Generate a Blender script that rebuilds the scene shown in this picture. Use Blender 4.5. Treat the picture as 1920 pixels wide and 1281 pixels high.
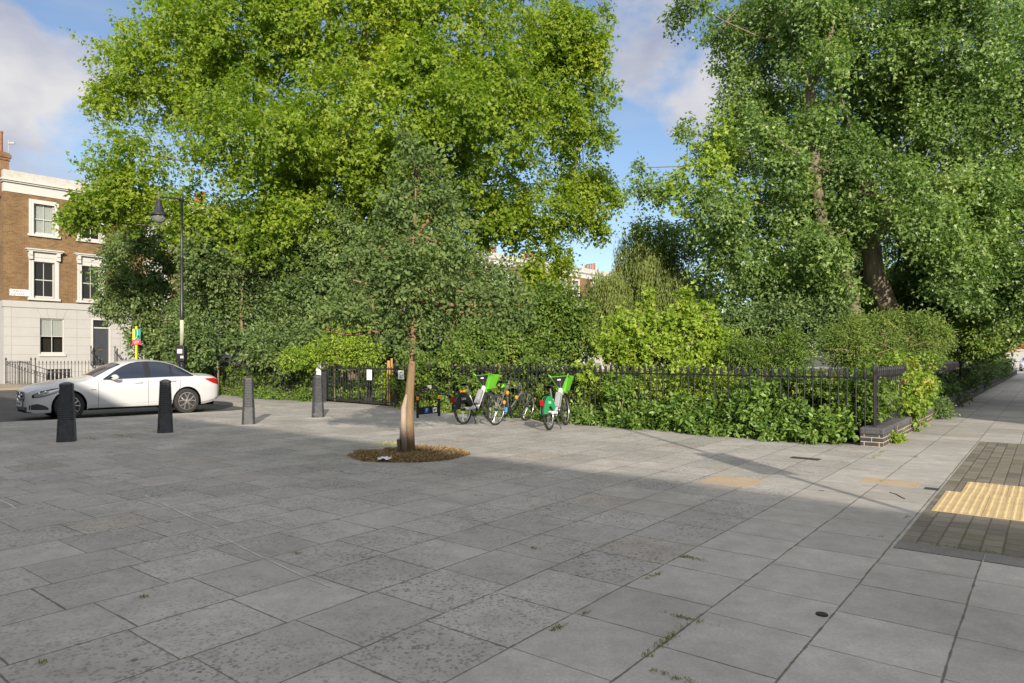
import bpy, bmesh, math, random
import numpy as np
from mathutils import Vector, Matrix
rad = math.radians
for o in list(bpy.data.objects):
    bpy.data.objects.remove(o)
S = bpy.context.scene
COL = S.collection

# ---------------------------------------------------------------- camera
EYE, F, HZ = 1.5, 1280.0, 669.0          # eye height, focal length and horizon row in photo pixels
cam_d = bpy.data.cameras.new("camera")
cam = bpy.data.objects.new("camera", cam_d); COL.objects.link(cam)
cam.location = (0, 0, EYE); cam.rotation_euler = (rad(90), 0, 0)
cam_d.sensor_width = 36; cam_d.lens = 24; cam_d.shift_y = (HZ - 640.5) / 1920
cam_d.clip_end = 3000
S.camera = cam

# ---------------------------------------------------------------- world, sun, exposure
SUN_EL = rad(21.0)
SUN_DIR = Vector((0.2 * math.cos(SUN_EL) / 1.0198, -math.cos(SUN_EL) / 1.0198, math.sin(SUN_EL)))  # towards the sun
W = bpy.data.worlds.new("World"); S.world = W; W.use_nodes = True
wn, wl = W.node_tree.nodes, W.node_tree.links
for n in list(wn): wn.remove(n)
w_out = wn.new('ShaderNodeOutputWorld'); w_bg = wn.new('ShaderNodeBackground')
sky = wn.new('ShaderNodeTexSky'); sky.sky_type = 'NISHITA'; sky.sun_disc = False
sky.sun_elevation = SUN_EL
sky.sun_rotation = math.atan2(SUN_DIR.x, SUN_DIR.y)
sky.altitude = 50; sky.air_density = 1.0; sky.dust_density = 0.6; sky.ozone_density = 1.2
w_tc = wn.new('ShaderNodeTexCoord')

def wmath(op, a, b=None, clamp=False):
    n = wn.new('ShaderNodeMath'); n.operation = op; n.use_clamp = clamp
    for i, v in enumerate((a, b)):
        if v is None: continue
        if isinstance(v, (int, float)): n.inputs[i].default_value = v
        else: wl.new(v, n.inputs[i])
    return n.outputs[0]

def wdot(d):
    n = wn.new('ShaderNodeVectorMath'); n.operation = 'DOT_PRODUCT'
    wl.new(w_tc.outputs['Generated'], n.inputs[0]); n.inputs[1].default_value = Vector(d).normalized()
    return n.outputs['Value']

def pixdir(px, py): return ((px - 960) / F, 1.0, (HZ - py) / F)

def wnoise(scale, detail, rough, stretch=(1, 1, 1), off=(0, 0, 0)):
    m = wn.new('ShaderNodeMapping'); wl.new(w_tc.outputs['Generated'], m.inputs[0])
    m.inputs['Scale'].default_value = stretch; m.inputs['Location'].default_value = off
    n = wn.new('ShaderNodeTexNoise'); n.inputs['Scale'].default_value = scale
    n.inputs['Detail'].default_value = detail; n.inputs['Roughness'].default_value = rough
    wl.new(m.outputs[0], n.inputs['Vector'])
    return n.outputs[0]

cl_noise = wnoise(4.0, 9, 0.56, (1, 1, 1.7))
cl_mask = None
# cumulus banks: (photo direction, angular radius in degrees, weight)
for px, py, r, k in ((50, 235, 9.5, 1.0), (10, 60, 3.2, 0.9), (1225, 50, 6.5, 1.0), (150, 150, 4, .5),
                     (-500, 300, 22, 1), (2500, 200, 24, 1), (1350, 130, 6, .8), (700, -900, 20, .8), (240, 260, 6, .8)):
    c0, c1 = math.cos(rad(r)), 1.0
    t = wmath('MULTIPLY', wmath('SUBTRACT', wdot(pixdir(px, py)), c0), 1.0 / (c1 - c0))
    t = wmath('MULTIPLY', wmath('MAXIMUM', t, -1.0), k * .62)
    cl_mask = t if cl_mask is None else wmath('MAXIMUM', cl_mask, t)
dens = wmath('ADD', wmath('MULTIPLY', wmath('SUBTRACT', cl_noise, 0.5), 2.3), cl_mask)
dens = wmath('MULTIPLY', wmath('SUBTRACT', dens, 0.10), 3.6, True)
# thin streaks of high cloud
streak = wnoise(3.0, 6, 0.6, (1, 1, 9), (3, 1, 5))
streak = wmath('MULTIPLY', wmath('SUBTRACT', streak, 0.44), 2.2, True)
streak = wmath('MULTIPLY', streak, 0.34)
cover = wmath('MAXIMUM', dens, streak, True)
shade = wnoise(5.0, 6, 0.5, (1, 1, 1.6), (7, 3, 0.2))
c_ramp = wn.new('ShaderNodeValToRGB')
c_ramp.color_ramp.elements[0].position = 0.36; c_ramp.color_ramp.elements[0].color = (2.35, 2.6, 3.5, 1)
c_ramp.color_ramp.elements[1].position = 0.62; c_ramp.color_ramp.elements[1].color = (4.75, 4.7, 4.8, 1)
wl.new(shade, c_ramp.inputs[0])
w_mix = wn.new('ShaderNodeMix'); w_mix.data_type = 'RGBA'
wl.new(cover, w_mix.inputs[0])
w_tint = wn.new('ShaderNodeMix'); w_tint.data_type = 'RGBA'; w_tint.blend_type = 'MULTIPLY'; w_tint.inputs[0].default_value = 1
wl.new(sky.outputs[0], w_tint.inputs[6]); w_tint.inputs[7].default_value = (0.90, 0.93, 1.0, 1)
wl.new(w_tint.outputs[2], w_mix.inputs[6]); wl.new(c_ramp.outputs[0], w_mix.inputs[7])
# unseen broken cloud, added overhead and behind the viewpoint to brighten the shade
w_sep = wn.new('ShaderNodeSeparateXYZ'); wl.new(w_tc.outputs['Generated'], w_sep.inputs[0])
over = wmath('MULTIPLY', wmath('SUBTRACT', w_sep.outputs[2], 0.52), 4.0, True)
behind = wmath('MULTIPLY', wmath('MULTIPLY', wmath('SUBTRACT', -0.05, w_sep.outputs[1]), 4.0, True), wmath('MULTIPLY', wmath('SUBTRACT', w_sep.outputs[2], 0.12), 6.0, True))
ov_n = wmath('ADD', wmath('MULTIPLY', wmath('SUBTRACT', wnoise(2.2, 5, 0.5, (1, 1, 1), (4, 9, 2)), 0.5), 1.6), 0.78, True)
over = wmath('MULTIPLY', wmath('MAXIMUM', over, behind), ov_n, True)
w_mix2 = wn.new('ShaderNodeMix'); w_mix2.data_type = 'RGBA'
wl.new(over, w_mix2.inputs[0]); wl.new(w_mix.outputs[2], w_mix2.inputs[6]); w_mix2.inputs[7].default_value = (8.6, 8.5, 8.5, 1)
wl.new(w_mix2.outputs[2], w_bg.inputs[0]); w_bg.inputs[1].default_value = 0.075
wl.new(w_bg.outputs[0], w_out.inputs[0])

sun_d = bpy.data.lights.new("sun", 'SUN'); sun_d.energy = 3.4; sun_d.angle = rad(0.5); sun_d.color = (1.0, 0.885, 0.73)
sun = bpy.data.objects.new("sun", sun_d); COL.objects.link(sun)
sun.rotation_euler = SUN_DIR.to_track_quat('Z', 'Y').to_euler(); sun.location = (0, -20, 40)

vs = S.view_settings
vs.view_transform = 'Standard'; vs.look = 'None'; vs.exposure = 1.12; vs.gamma = 1.0; vs.use_curve_mapping = False
S.render.engine = 'CYCLES'
S.cycles.max_bounces = 8; S.cycles.diffuse_bounces = 6; S.cycles.glossy_bounces = 3
S.cycles.transmission_bounces = 4; S.cycles.transparent_max_bounces = 8
S.cycles.caustics_reflective = False; S.cycles.caustics_refractive = False
S.cycles.use_denoising = True; S.cycles.denoiser = 'OPENIMAGEDENOISE'; S.cycles.denoising_prefilter = 'ACCURATE'; S.cycles.denoising_input_passes = 'RGB_ALBEDO_NORMAL'

# ---------------------------------------------------------------- directions of the place
TH = math.atan2(1007, 1280)
D1 = Vector((math.sin(TH), math.cos(TH), 0))        # along the right-hand street
N1 = Vector((math.cos(TH), -math.sin(TH), 0))       # across it, to the right
DF = Vector((-0.74, 0.672, 0)).normalized()         # along the front railing, away to the left
NF = Vector((0.672, 0.74, 0)).normalized()          # from the railing into the garden
DH = Vector((0.655, 0.7556, 0)).normalized()        # along the house terrace
NH = Vector((-DH.y, DH.x, 0))                       # into the houses
CORNER = Vector((6.14, 11.57, 0))                   # railing corner

def G(px, py, z=0.0):
    Y = F * (EYE - z) / (py - HZ)
    return Vector(((px - 960) / F * Y, Y, z))
def A(px, py, Y):
    return Vector(((px - 960) / F * Y, Y, EYE - (py - HZ) / F * Y))
def FR(s, off=0.0, z=0.0):
    """a point on the front railing, s metres from the corner, off metres into the garden"""
    p = CORNER + DF * s + NF * off; return Vector((p.x, p.y, z))
def RR(t, off=0.0, z=0.0):
    """a point on the right-hand railing, t metres from the corner, off metres into the garden"""
    p = CORNER + D1 * t - N1 * off; return Vector((p.x, p.y, z))

# ---------------------------------------------------------------- helpers: materials
class NT:
    def __init__(s, name, rough=0.6, spec=0.3):
        s.m = bpy.data.materials.new(name); s.m.use_nodes = True
        s.t = s.m.node_tree; s.n = s.t.nodes; s.l = s.t.links
        s.b = s.n['Principled BSDF']; s.out = s.n['Material Output']
        s.b.inputs['Roughness'].default_value = rough
        s.b.inputs['Specular IOR Level'].default_value = spec
        s._geo = None
    def put(s, sock, v):
        if v is None: return
        if hasattr(v, 'links'): s.l.new(v, sock)
        else:
            if hasattr(sock.default_value, '__len__') and not hasattr(v, '__len__'): v = (v,) * len(sock.default_value)
            if hasattr(v, '__len__') and len(v) == 3 and len(sock.default_value) == 4: v = (*v, 1)
            sock.default_value = v
    def math(s, op, a, b=None, c=None, clamp=False):
        n = s.n.new('ShaderNodeMath'); n.operation = op; n.use_clamp = clamp
        for i, v in enumerate((a, b, c)): s.put(n.inputs[i], v)
        return n.outputs[0]
    def vmath(s, op, a, b=None):
        n = s.n.new('ShaderNodeVectorMath'); n.operation = op
        s.put(n.inputs[0], a)
        if b is not None: s.put(n.inputs[1], b)
        return n.outputs['Value'] if op in ('DOT_PRODUCT', 'LENGTH') else n.outputs[0]
    def pos(s, obj=True):
        n = s.n.new('ShaderNodeTexCoord'); return n.outputs['Object' if obj else 'Generated']
    def noise(s, vec, scale, detail=4, rough=0.55, col=False):
        n = s.n.new('ShaderNodeTexNoise'); s.put(n.inputs['Vector'], vec)
        n.inputs['Scale'].default_value = scale; n.inputs['Detail'].default_value = detail; n.inputs['Roughness'].default_value = rough
        return n.outputs[1 if col else 0]
    def white(s, vec):
        n = s.n.new('ShaderNodeTexWhiteNoise'); n.noise_dimensions = '3D'; s.put(n.inputs['Vector'], vec); return n.outputs['Value']
    def comb(s, x, y, z=0.0):
        n = s.n.new('ShaderNodeCombineXYZ')
        for i, v in enumerate((x, y, z)): s.put(n.inputs[i], v)
        return n.outputs[0]
    def mapr(s, v, a, b, c=0.0, d=1.0, smooth=False):
        n = s.n.new('ShaderNodeMapRange'); n.clamp = True
        if smooth: n.interpolation_type = 'SMOOTHSTEP'
        s.put(n.inputs[0], v)
        for i, x in enumerate((a, b, c, d)): s.put(n.inputs[i + 1], x)
        return n.outputs[0]
    def mix(s, f, a, b, mode='MIX'):
        n = s.n.new('ShaderNodeMix'); n.data_type = 'RGBA'; n.blend_type = mode
        s.put(n.inputs[0], f); s.put(n.inputs[6], a); s.put(n.inputs[7], b); return n.outputs[2]
    def ramp(s, f, stops):
        n = s.n.new('ShaderNodeValToRGB'); r = n.color_ramp
        while len(r.elements) < len(stops): r.elements.new(0.5)
        for e, (p, c) in zip(r.elements, stops): e.position = p; e.color = (*c, 1)
        s.put(n.inputs[0], f); return n.outputs[0]
    def bump(s, h, strength=0.3, dist=0.01):
        n = s.n.new('ShaderNodeBump'); n.inputs['Strength'].default_value = strength; n.inputs['Distance'].default_value = dist
        s.put(n.inputs['Height'], h); s.l.new(n.outputs[0], s.b.inputs['Normal'])
    def color(s, c): s.put(s.b.inputs['Base Color'], c); return s
    def set(s, name, v): s.put(s.b.inputs[name], v); return s

def plain(name, c, rough=0.5, spec=0.4, metal=0.0, var=0.12, scale=6.0, dirt=None, coat=0.0, bump=0.0):
    """a painted or moulded surface: its colour with slight patchy variation"""
    t = NT(name, rough, spec)
    p = t.pos()
    n = t.noise(p, scale, 5, 0.6)
    f = t.mapr(n, 0.3, 0.7, 1 - var, 1 + var)
    cc = t.mix(1.0, c, t.comb(f, f, f), 'MULTIPLY')
    if dirt:
        d = t.mapr(t.noise(p, scale * 3.1, 6, 0.7), 0.52, 0.72)
        cc = t.mix(t.math('MULTIPLY', d, dirt[1]), cc, dirt[0])
    t.color(cc); t.set('Metallic', metal)
    t.set('Roughness', t.mapr(n, 0.25, 0.75, max(rough - 0.08, 0.02), min(rough + 0.1, 1)))
    if coat: t.set('Coat Weight', coat); t.set('Coat Roughness', 0.04)
    if bump: t.bump(t.noise(p, scale * 5, 4, 0.6), bump, 0.01)
    return t.m

def leafmat(name, stops, trans=0.32, rough=0.45, spec=0.35, yellow=None):
    """leaf blades: hue differs from leaf to leaf (attribute), light passes through"""
    t = NT(name, rough, spec)
    a = t.n.new('ShaderNodeAttribute'); a.attribute_name = 'tint'
    c = t.ramp(a.outputs['Fac'], [(q, tuple(min(x * 1.6, .5) for x in k)) for q, k in stops])
    t.color(c)
    tr = t.n.new('ShaderNodeBsdfTranslucent')
    c2 = t.mix(1.0, c, (1.1, 1.35, 0.6), 'MULTIPLY')
    t.l.new(c2, tr.inputs[0])
    mx = t.n.new('ShaderNodeMixShader'); mx.inputs[0].default_value = trans
    t.l.new(t.b.outputs[0], mx.inputs[1]); t.l.new(tr.outputs[0], mx.inputs[2])
    t.l.new(mx.outputs[0], t.out.inputs[0])
    return t.m

# ---------------------------------------------------------------- helpers: objects
def tag(o, label=None, cat=None, group=None, kind=None):
    if label: o['label'] = label
    if cat: o['category'] = cat
    if group: o['group'] = group
    if kind: o['kind'] = kind
    return o
def empty(name, loc=(0, 0, 0), rz=0.0, label=None, cat=None, group=None):
    o = bpy.data.objects.new(name, None); COL.objects.link(o)
    o.location = loc; o.rotation_euler = (0, 0, rz); o.empty_display_size = 0.2
    return tag(o, label, cat, group)
def kids(o): return [c for c in COL.objects if c.parent is o]
def copy_tree(o, parent=None):
    c = o.copy(); COL.objects.link(c)
    if parent is not None: c.parent = parent
    for k in list(o.children): copy_tree(k, c)
    return c

class MB:
    """collects shapes and links them as ONE mesh object"""
    def __init__(s): s.v = []; s.f = []; s.mi = []; s.cur = 0; s.sm = []; s.smooth = False
    def add(s, vs, fs):
        b = len(s.v); s.v.extend([tuple(x) for x in vs])
        for f in fs:
            s.f.append(tuple(i + b for i in f)); s.mi.append(s.cur); s.sm.append(s.smooth)
        return s
    def box(s, lo, hi, M=None):
        x0, y0, z0 = lo; x1, y1, z1 = hi
        vs = [Vector(p) for p in ((x0, y0, z0), (x1, y0, z0), (x1, y1, z0), (x0, y1, z0), (x0, y0, z1), (x1, y0, z1), (x1, y1, z1), (x0, y1, z1))]
        if M is not None: vs = [M @ v for v in vs]
        return s.add(vs, [(0, 3, 2, 1), (4, 5, 6, 7), (0, 1, 5, 4), (1, 2, 6, 5), (2, 3, 7, 6), (3, 0, 4, 7)])
    def cbox(s, c, size, M=None):
        return s.box([c[i] - size[i] / 2 for i in range(3)], [c[i] + size[i] / 2 for i in range(3)], M)
    def bar(s, a, b, w, h=None, up=(0, 0, 1)):
        """a rectangular bar from a to b, w wide, h high"""
        a, b = Vector(a), Vector(b); h = h or w
        d = (b - a).normalized(); u = Vector(up)
        if abs(d.dot(u)) > 0.98: u = Vector((0, 1, 0))
        sd = d.cross(u).normalized() * (w / 2); u = sd.cross(d).normalized() * (h / 2)
        vs = [a - sd - u, a + sd - u, a + sd + u, a - sd + u, b - sd - u, b + sd - u, b + sd + u, b - sd + u]
        return s.add(vs, [(0, 1, 2, 3), (7, 6, 5, 4), (0, 4, 5, 1), (1, 5, 6, 2), (2, 6, 7, 3), (3, 7, 4, 0)])
    def tube(s, pts, rs, n=8, closed=False, cap=True):
        pts = [Vector(p) for p in pts]
        if not hasattr(rs, '__len__'): rs = [rs] * len(pts)
        m = len(pts); rings = []; prev = None
        for i, p in enumerate(pts):
            if closed: d = pts[(i + 1) % m] - pts[i - 1]
            else: d = pts[min(i + 1, m - 1)] - pts[max(i - 1, 0)]
            d.normalize()
            if prev is None:
                u = Vector((0, 0, 1)) if abs(d.z) < 0.9 else Vector((1, 0, 0))
                u = (u - d * u.dot(d)).normalized()
            else:
                u = (prev - d * prev.dot(d))
                u = u.normalized() if u.length > 1e-6 else d.orthogonal().normalized()
            prev = u; w = d.cross(u)
            rings.append([p + (u * math.cos(2 * math.pi * k / n) + w * math.sin(2 * math.pi * k / n)) * rs[i] for k in range(n)])
        vs = [v for r in rings for v in r]; fs = []
        for i in range(m if closed else m - 1):
            j = (i + 1) % m
            for k in range(n):
                fs.append((i * n + k, i * n + (k + 1) % n, j * n + (k + 1) % n, j * n + k))
        if cap and not closed:
            fs.append(tuple(range(n - 1, -1, -1))); fs.append(tuple((m - 1) * n + k for k in range(n)))
        return s.add(vs, fs)
    def lathe(s, prof, n=16, c=(0, 0, 0), M=None, ph=0.0):
        """profile of (radius, z) turned round z"""
        vs = []; fs = []
        for r, z in prof:
            for k in range(n):
                a = 2 * math.pi * k / n + ph
                v = Vector((r * math.cos(a), r * math.sin(a), z))
                if M is not None: v = M @ v
                vs.append(v + Vector(c))
        for i in range(len(prof) - 1):
            for k in range(n):
                fs.append((i * n + k, i * n + (k + 1) % n, (i + 1) * n + (k + 1) % n, (i + 1) * n + k))
        fs.append(tuple(range(n - 1, -1, -1))); fs.append(tuple((len(prof) - 1) * n + k for k in range(n)))
        return s.add(vs, fs)
    def prism(s, poly, a, b, M=None):
        """polygon in xy extruded from z=a to z=b"""
        n = len(poly)
        vs = [Vector((p[0], p[1], a)) for p in poly] + [Vector((p[0], p[1], b)) for p in poly]
        if M is not None: vs = [M @ v for v in vs]
        fs = [tuple(range(n - 1, -1, -1)), tuple(range(n, 2 * n))]
        for k in range(n): fs.append((k, (k + 1) % n, (k + 1) % n + n, k + n))
        return s.add(vs, fs)
    def grid(s, rows, close=False):
        m = len(rows[0]); vs = [p for r in rows for p in r]; fs = []
        for i in range(len(rows) - 1):
            for k in range(m if close else m - 1):
                fs.append((i * m + k, i * m + (k + 1) % m, (i + 1) * m + (k + 1) % m, (i + 1) * m + k))
        return s.add(vs, fs)
    def build(s, name, mat, parent=None, loc=None, bevel=0.0, smooth=None):
        me = bpy.data.meshes.new(name); me.from_pydata(s.v, [], s.f)
        for m in (mat if isinstance(mat, (list, tuple)) else [mat]): me.materials.append(m)
        me.polygons.foreach_set('material_index', s.mi)
        me.polygons.foreach_set('use_smooth', [True] * len(s.f) if smooth else s.sm)
        me.update()
        bm = bmesh.new(); bm.from_mesh(me); bmesh.ops.recalc_face_normals(bm, faces=bm.faces); bm.to_mesh(me); bm.free()
        o = bpy.data.objects.new(name, me); COL.objects.link(o)
        if parent is not None: o.parent = parent
        if loc is not None: o.location = loc
        if bevel:
            md = o.modifiers.new('bevel', 'BEVEL'); md.width = bevel; md.segments = 2; md.limit_method = 'ANGLE'; md.angle_limit = rad(40)
        return o

def text(name, body, size, mat, M, parent=None, extrude=0.002, width=None, align='CENTER'):
    cu = bpy.data.curves.new(name, 'FONT'); cu.body = body; cu.size = size; cu.extrude = extrude
    cu.align_x = align; cu.align_y = 'CENTER'; cu.space_line = 0.95
    tmp = bpy.data.objects.new(name + '_tmp', cu); COL.objects.link(tmp)
    dg = bpy.context.evaluated_depsgraph_get()
    me = bpy.data.meshes.new_from_object(tmp.evaluated_get(dg))
    bpy.data.objects.remove(tmp)
    if width:
        xs = [v.co.x for v in me.vertices]; k = width / max(max(xs) - min(xs), 1e-6)
        for v in me.vertices: v.co.x *= k
    me.transform(M); me.materials.clear(); me.materials.append(mat); me.name = name
    o = bpy.data.objects.new(name, me); COL.objects.link(o)
    if parent is not None: o.parent = parent
    return o
def frame(origin, xdir, ydir):
    """matrix whose local x, y are the given directions (text reads along x, up along y)"""
    x = Vector(xdir).normalized(); y = Vector(ydir).normalized(); z = x.cross(y)
    return Matrix(((x.x, y.x, z.x, origin[0]), (x.y, y.y, z.y, origin[1]), (x.z, y.z, z.z, origin[2]), (0, 0, 0, 1)))

# ---------------------------------------------------------------- helpers: foliage
LEAF = {   # six outline points (along, across, up) of one blade, folded along its midrib
    'oval':   [(0, 0, 0), (.32, -.26, .07), (.74, -.2, .04), (1, 0, -.1), (.74, .2, .04), (.32, .26, .07)],
    'lobed':  [(0, 0, 0), (.3, -.55, .08), (.52, -.2, .05), (1, 0, -.12), (.52, .2, .05), (.3, .55, .08)],
    'narrow': [(0, 0, 0), (.3, -.1, .03), (.7, -.09, .02), (1, 0, -.12), (.7, .09, .02), (.3, .1, .03)],
    'oak':    [(0, 0, 0), (.4, -.24, .05), (.8, -.26, .03), (1, 0, -.06), (.8, .26, .03), (.4, .24, .05)],
}
LEAF_AREA = {'oval': .32, 'lobed': .40, 'narrow': .14, 'oak': .34}
TRI = np.array([(0, 1, 2), (0, 2, 3), (0, 3, 4), (0, 4, 5)])

def _unit(a): return a / np.maximum(np.linalg.norm(a, axis=-1, keepdims=True), 1e-9)

def leaf_mesh(name, P, D, Nn, size, kind, tint, mat, parent=None):
    """one mesh of many blades: base points P, blade directions D, blade normals Nn"""
    D = _unit(D); B = _unit(np.cross(Nn, D)); U = np.cross(D, B)
    T = np.array(LEAF[kind]); n = len(P)
    V = (P[:, None, :] + size[:, None, None] * (T[None, :, 0, None] * D[:, None, :] + T[None, :, 1, None] * B[:, None, :] + T[None, :, 2, None] * U[:, None, :]))
    V = V.reshape(-1, 3).astype(np.float32)
    Fi = (np.arange(n)[:, None, None] * 6 + TRI[None]).reshape(-1).astype(np.int32)
    nf = n * 4
    me = bpy.data.meshes.new(name)
    me.vertices.add(len(V)); me.vertices.foreach_set('co', V.reshape(-1))
    me.loops.add(len(Fi)); me.loops.foreach_set('vertex_index', Fi)
    me.polygons.add(nf); me.polygons.foreach_set('loop_start', np.arange(nf, dtype=np.int32) * 3)
    me.update(calc_edges=True)
    at = me.attributes.new('tint', 'FLOAT', 'POINT'); at.data.foreach_set('value', np.repeat(tint, 6).astype(np.float32))
    me.materials.append(mat)
    o = bpy.data.objects.new(name, me); COL.objects.link(o)
    if parent is not None: o.parent = parent
    return o

def lump(P, f, seed):
    """cheap smooth 3-D noise in -1..1"""
    r = np.random.RandomState(seed); s = 0
    for k in range(5):
        a = r.normal(size=3); a /= np.linalg.norm(a)
        b = r.normal(size=3); b /= np.linalg.norm(b)
        q = f * (0.7 + 0.35 * k)
        s = s + np.sin(P @ a * q + r.uniform(0, 6.3)) * np.cos(P @ b * q * .8 + r.uniform(0, 6.3))
    return s / 2.6

def crown(name, blobs, leaf, kind, mat, parent, seed, lai=4.0, spray=0.6, per=14, droop=0.15, up=0.34, gap=-0.9, gapf=1.6,
          back=0.35, inner=0.45, spread=0.55, rough=0.22, zmin=0.15, tint_f=0.5, hang=0.0, jit=0.28):
    """leaves on sprays through the outer part of a set of ellipsoids
    blobs: (x, y, z, rx, ry, rz); the crown is built thicker on the side towards the plaza"""
    rs = np.random.RandomState(seed)
    Bl = np.array(blobs, float); C = Bl[:, :3]; R = Bl[:, 3:]
    area = math.pi * R[:, 0] * R[:, 2]
    n_leaf = lai * area.sum() / (LEAF_AREA[kind] * leaf * leaf)
    n_sp = int(n_leaf / per) + 1
    m = int(n_sp * 3.2)
    bi = rs.choice(len(Bl), m, p=area / area.sum())
    d = _unit(rs.normal(size=(m, 3)))
    keep = rs.rand(m) < np.where(d[:, 1] > 0.25, back, 1.0)
    d = d[keep]; bi = bi[keep]
    r = 1 - inner * rs.rand(len(d)) ** 1.3
    Q = C[bi] + d * R[bi] * r[:, None]
    lp = lump(Q, gapf * 0.8 / max(R.mean(), .2) * 1.6, seed + 1)
    fine = lump(Q, gapf * 4.5 / max(R.mean(), .2), seed + 7)
    Q = C[bi] + d * R[bi] * (r * (1 + rough * lp + .1 * fine + .3 * rs.rand(len(d)) ** 5))[:, None]
    # thin out what lies deep inside other lobes, and open gaps
    dep = np.full(len(Q), 9.0)
    for k in range(len(Bl)):
        q = np.linalg.norm((Q - C[k]) / R[k], axis=1); q[bi == k] = 9
        dep = np.minimum(dep, q)
    ok = (dep > 0.6) | (rs.rand(len(Q)) < 0.25)
    ok &= lump(Q, gapf * 2.2 / max(R.mean(), .2), seed + 2) > gap
    ok &= Q[:, 2] > zmin
    Q = Q[ok]; d = d[ok]; bi = bi[ok]
    if len(Q) > n_sp: Q, d, bi = Q[:n_sp], d[:n_sp], bi[:n_sp]
    n = len(Q)
    ax = _unit(d + rs.normal(size=(n, 3)) * 0.55 + np.array([0, 0, 0.15 - droop]))
    if hang: ax = _unit(ax * (1 - hang) + np.array([0, 0, -1.0]) * hang)
    ln = spray * rs.uniform(0.6, 1.35, n)
    u = rs.rand(n, per)
    off = _unit(rs.normal(size=(n, per, 3)))
    P = Q[:, None, :] + ax[:, None, :] * (ln[:, None] * (u - 0.35))[:, :, None] + off * (spray * jit * rs.rand(n, per) ** .7)[:, :, None]
    P[:, :, 2] -= droop * spray * u * u
    D = ax[:, None, :] * spread + off * 0.8 + np.array([0, 0, -droop * 1.6])
    if hang: D = D * (1 - hang) + np.array([0, 0, -1.0]) * hang
    Nn = np.array([0, 0, up]) + d[:, None, :] * (0.75) + rs.normal(size=(n, per, 3)) * 0.38
    sp_t = rs.rand(n) * 0.45 + 0.275 + tint_f * 0.5 * lump(Q, 1.2 / max(R.mean(), .2), seed + 3)
    tint = np.clip(sp_t[:, None] + rs.normal(size=(n, per)) * 0.12, 0, 1)
    size = leaf * rs.uniform(0.62, 1.25, (n, per))
    P = P.reshape(-1, 3); ok = P[:, 2] > zmin * .5
    return leaf_mesh(name, P[ok], D.reshape(-1, 3)[ok], Nn.reshape(-1, 3)[ok], size.reshape(-1)[ok], kind, tint.reshape(-1)[ok], mat, parent), Q

def limb(mb, a, b, r0, r1, rs, bend=0.12, n=6, seg=6, sag=0.0):
    a, b = Vector(a), Vector(b); L = (b - a).length
    pts = []; w = [rs.normal() * bend * L for _ in range(3)]; w2 = [rs.normal() * bend * .5 * L for _ in range(3)]
    for i in range(seg + 1):
        t = i / seg
        p = a.lerp(b, t); k = math.sin(math.pi * t); k2 = math.sin(2 * math.pi * t)
        pts.append(p + Vector(w) * k * .5 + Vector(w2) * k2 * .5 - Vector((0, 0, sag * L * k)))
    mb.tube(pts, [r0 + (r1 - r0) * (i / seg) ** .8 for i in range(seg + 1)], n)
    return pts

def pxblobs(lst, Y, thick=1.0, jit=0.0, seed=0):
    """lobes read off the picture (px, py, half width, half height[, depth shift]) set at distance Y"""
    rs = np.random.RandomState(seed); out = []
    for b in lst:
        dy = (b[4] if len(b) > 4 else 0) + rs.normal() * jit
        yy = Y + dy
        p = A(b[0], b[1], yy); k = yy / F
        out.append((p.x, p.y, p.z, b[2] * k, (b[2] + b[3]) * .5 * k * thick, b[3] * k))
    return out

def spiky(bl, n, seed, w=.14, h=.42):
    """adds upright shoots to the upper outline of a shrub"""
    rs = np.random.RandomState(seed); out = list(bl)
    for k in range(n):
        b = bl[rs.randint(len(bl))]; a = rs.uniform(-1, 1) * .9
        zz = b[2] + b[5] * math.sqrt(1 - a * a) * rs.uniform(.75, 1.1); f = rs.uniform(.6, 1.4)
        out.append((b[0] + a * b[3], b[1] - b[4] * rs.uniform(0, .5), zz + h * f * .35, w * f, w * f, h * f))
    return out

def lumpy(bl, k, seed, core=.8, f=(.28, .55)):
    """breaks smooth lobes into many small uneven ones"""
    rs = np.random.RandomState(seed); out = []
    for b in bl:
        out.append((b[0], b[1], b[2], b[3] * core, b[4] * core, b[5] * core))
        for _ in range(k):
            d = rs.normal(size=3); d /= np.linalg.norm(d); d[1] = -abs(d[1]) if rs.rand() < .7 else d[1]
            q = rs.uniform(*f); r = rs.uniform(.55, .95)
            m = (b[3] + b[5]) * .5
            out.append((b[0] + d[0] * b[3] * r, b[1] + d[1] * b[4] * r, b[2] + d[2] * b[5] * r, (b[3] * .4 + m * .6) * q, m * q, m * q * rs.uniform(.7, 1.1)))
    return out

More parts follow.
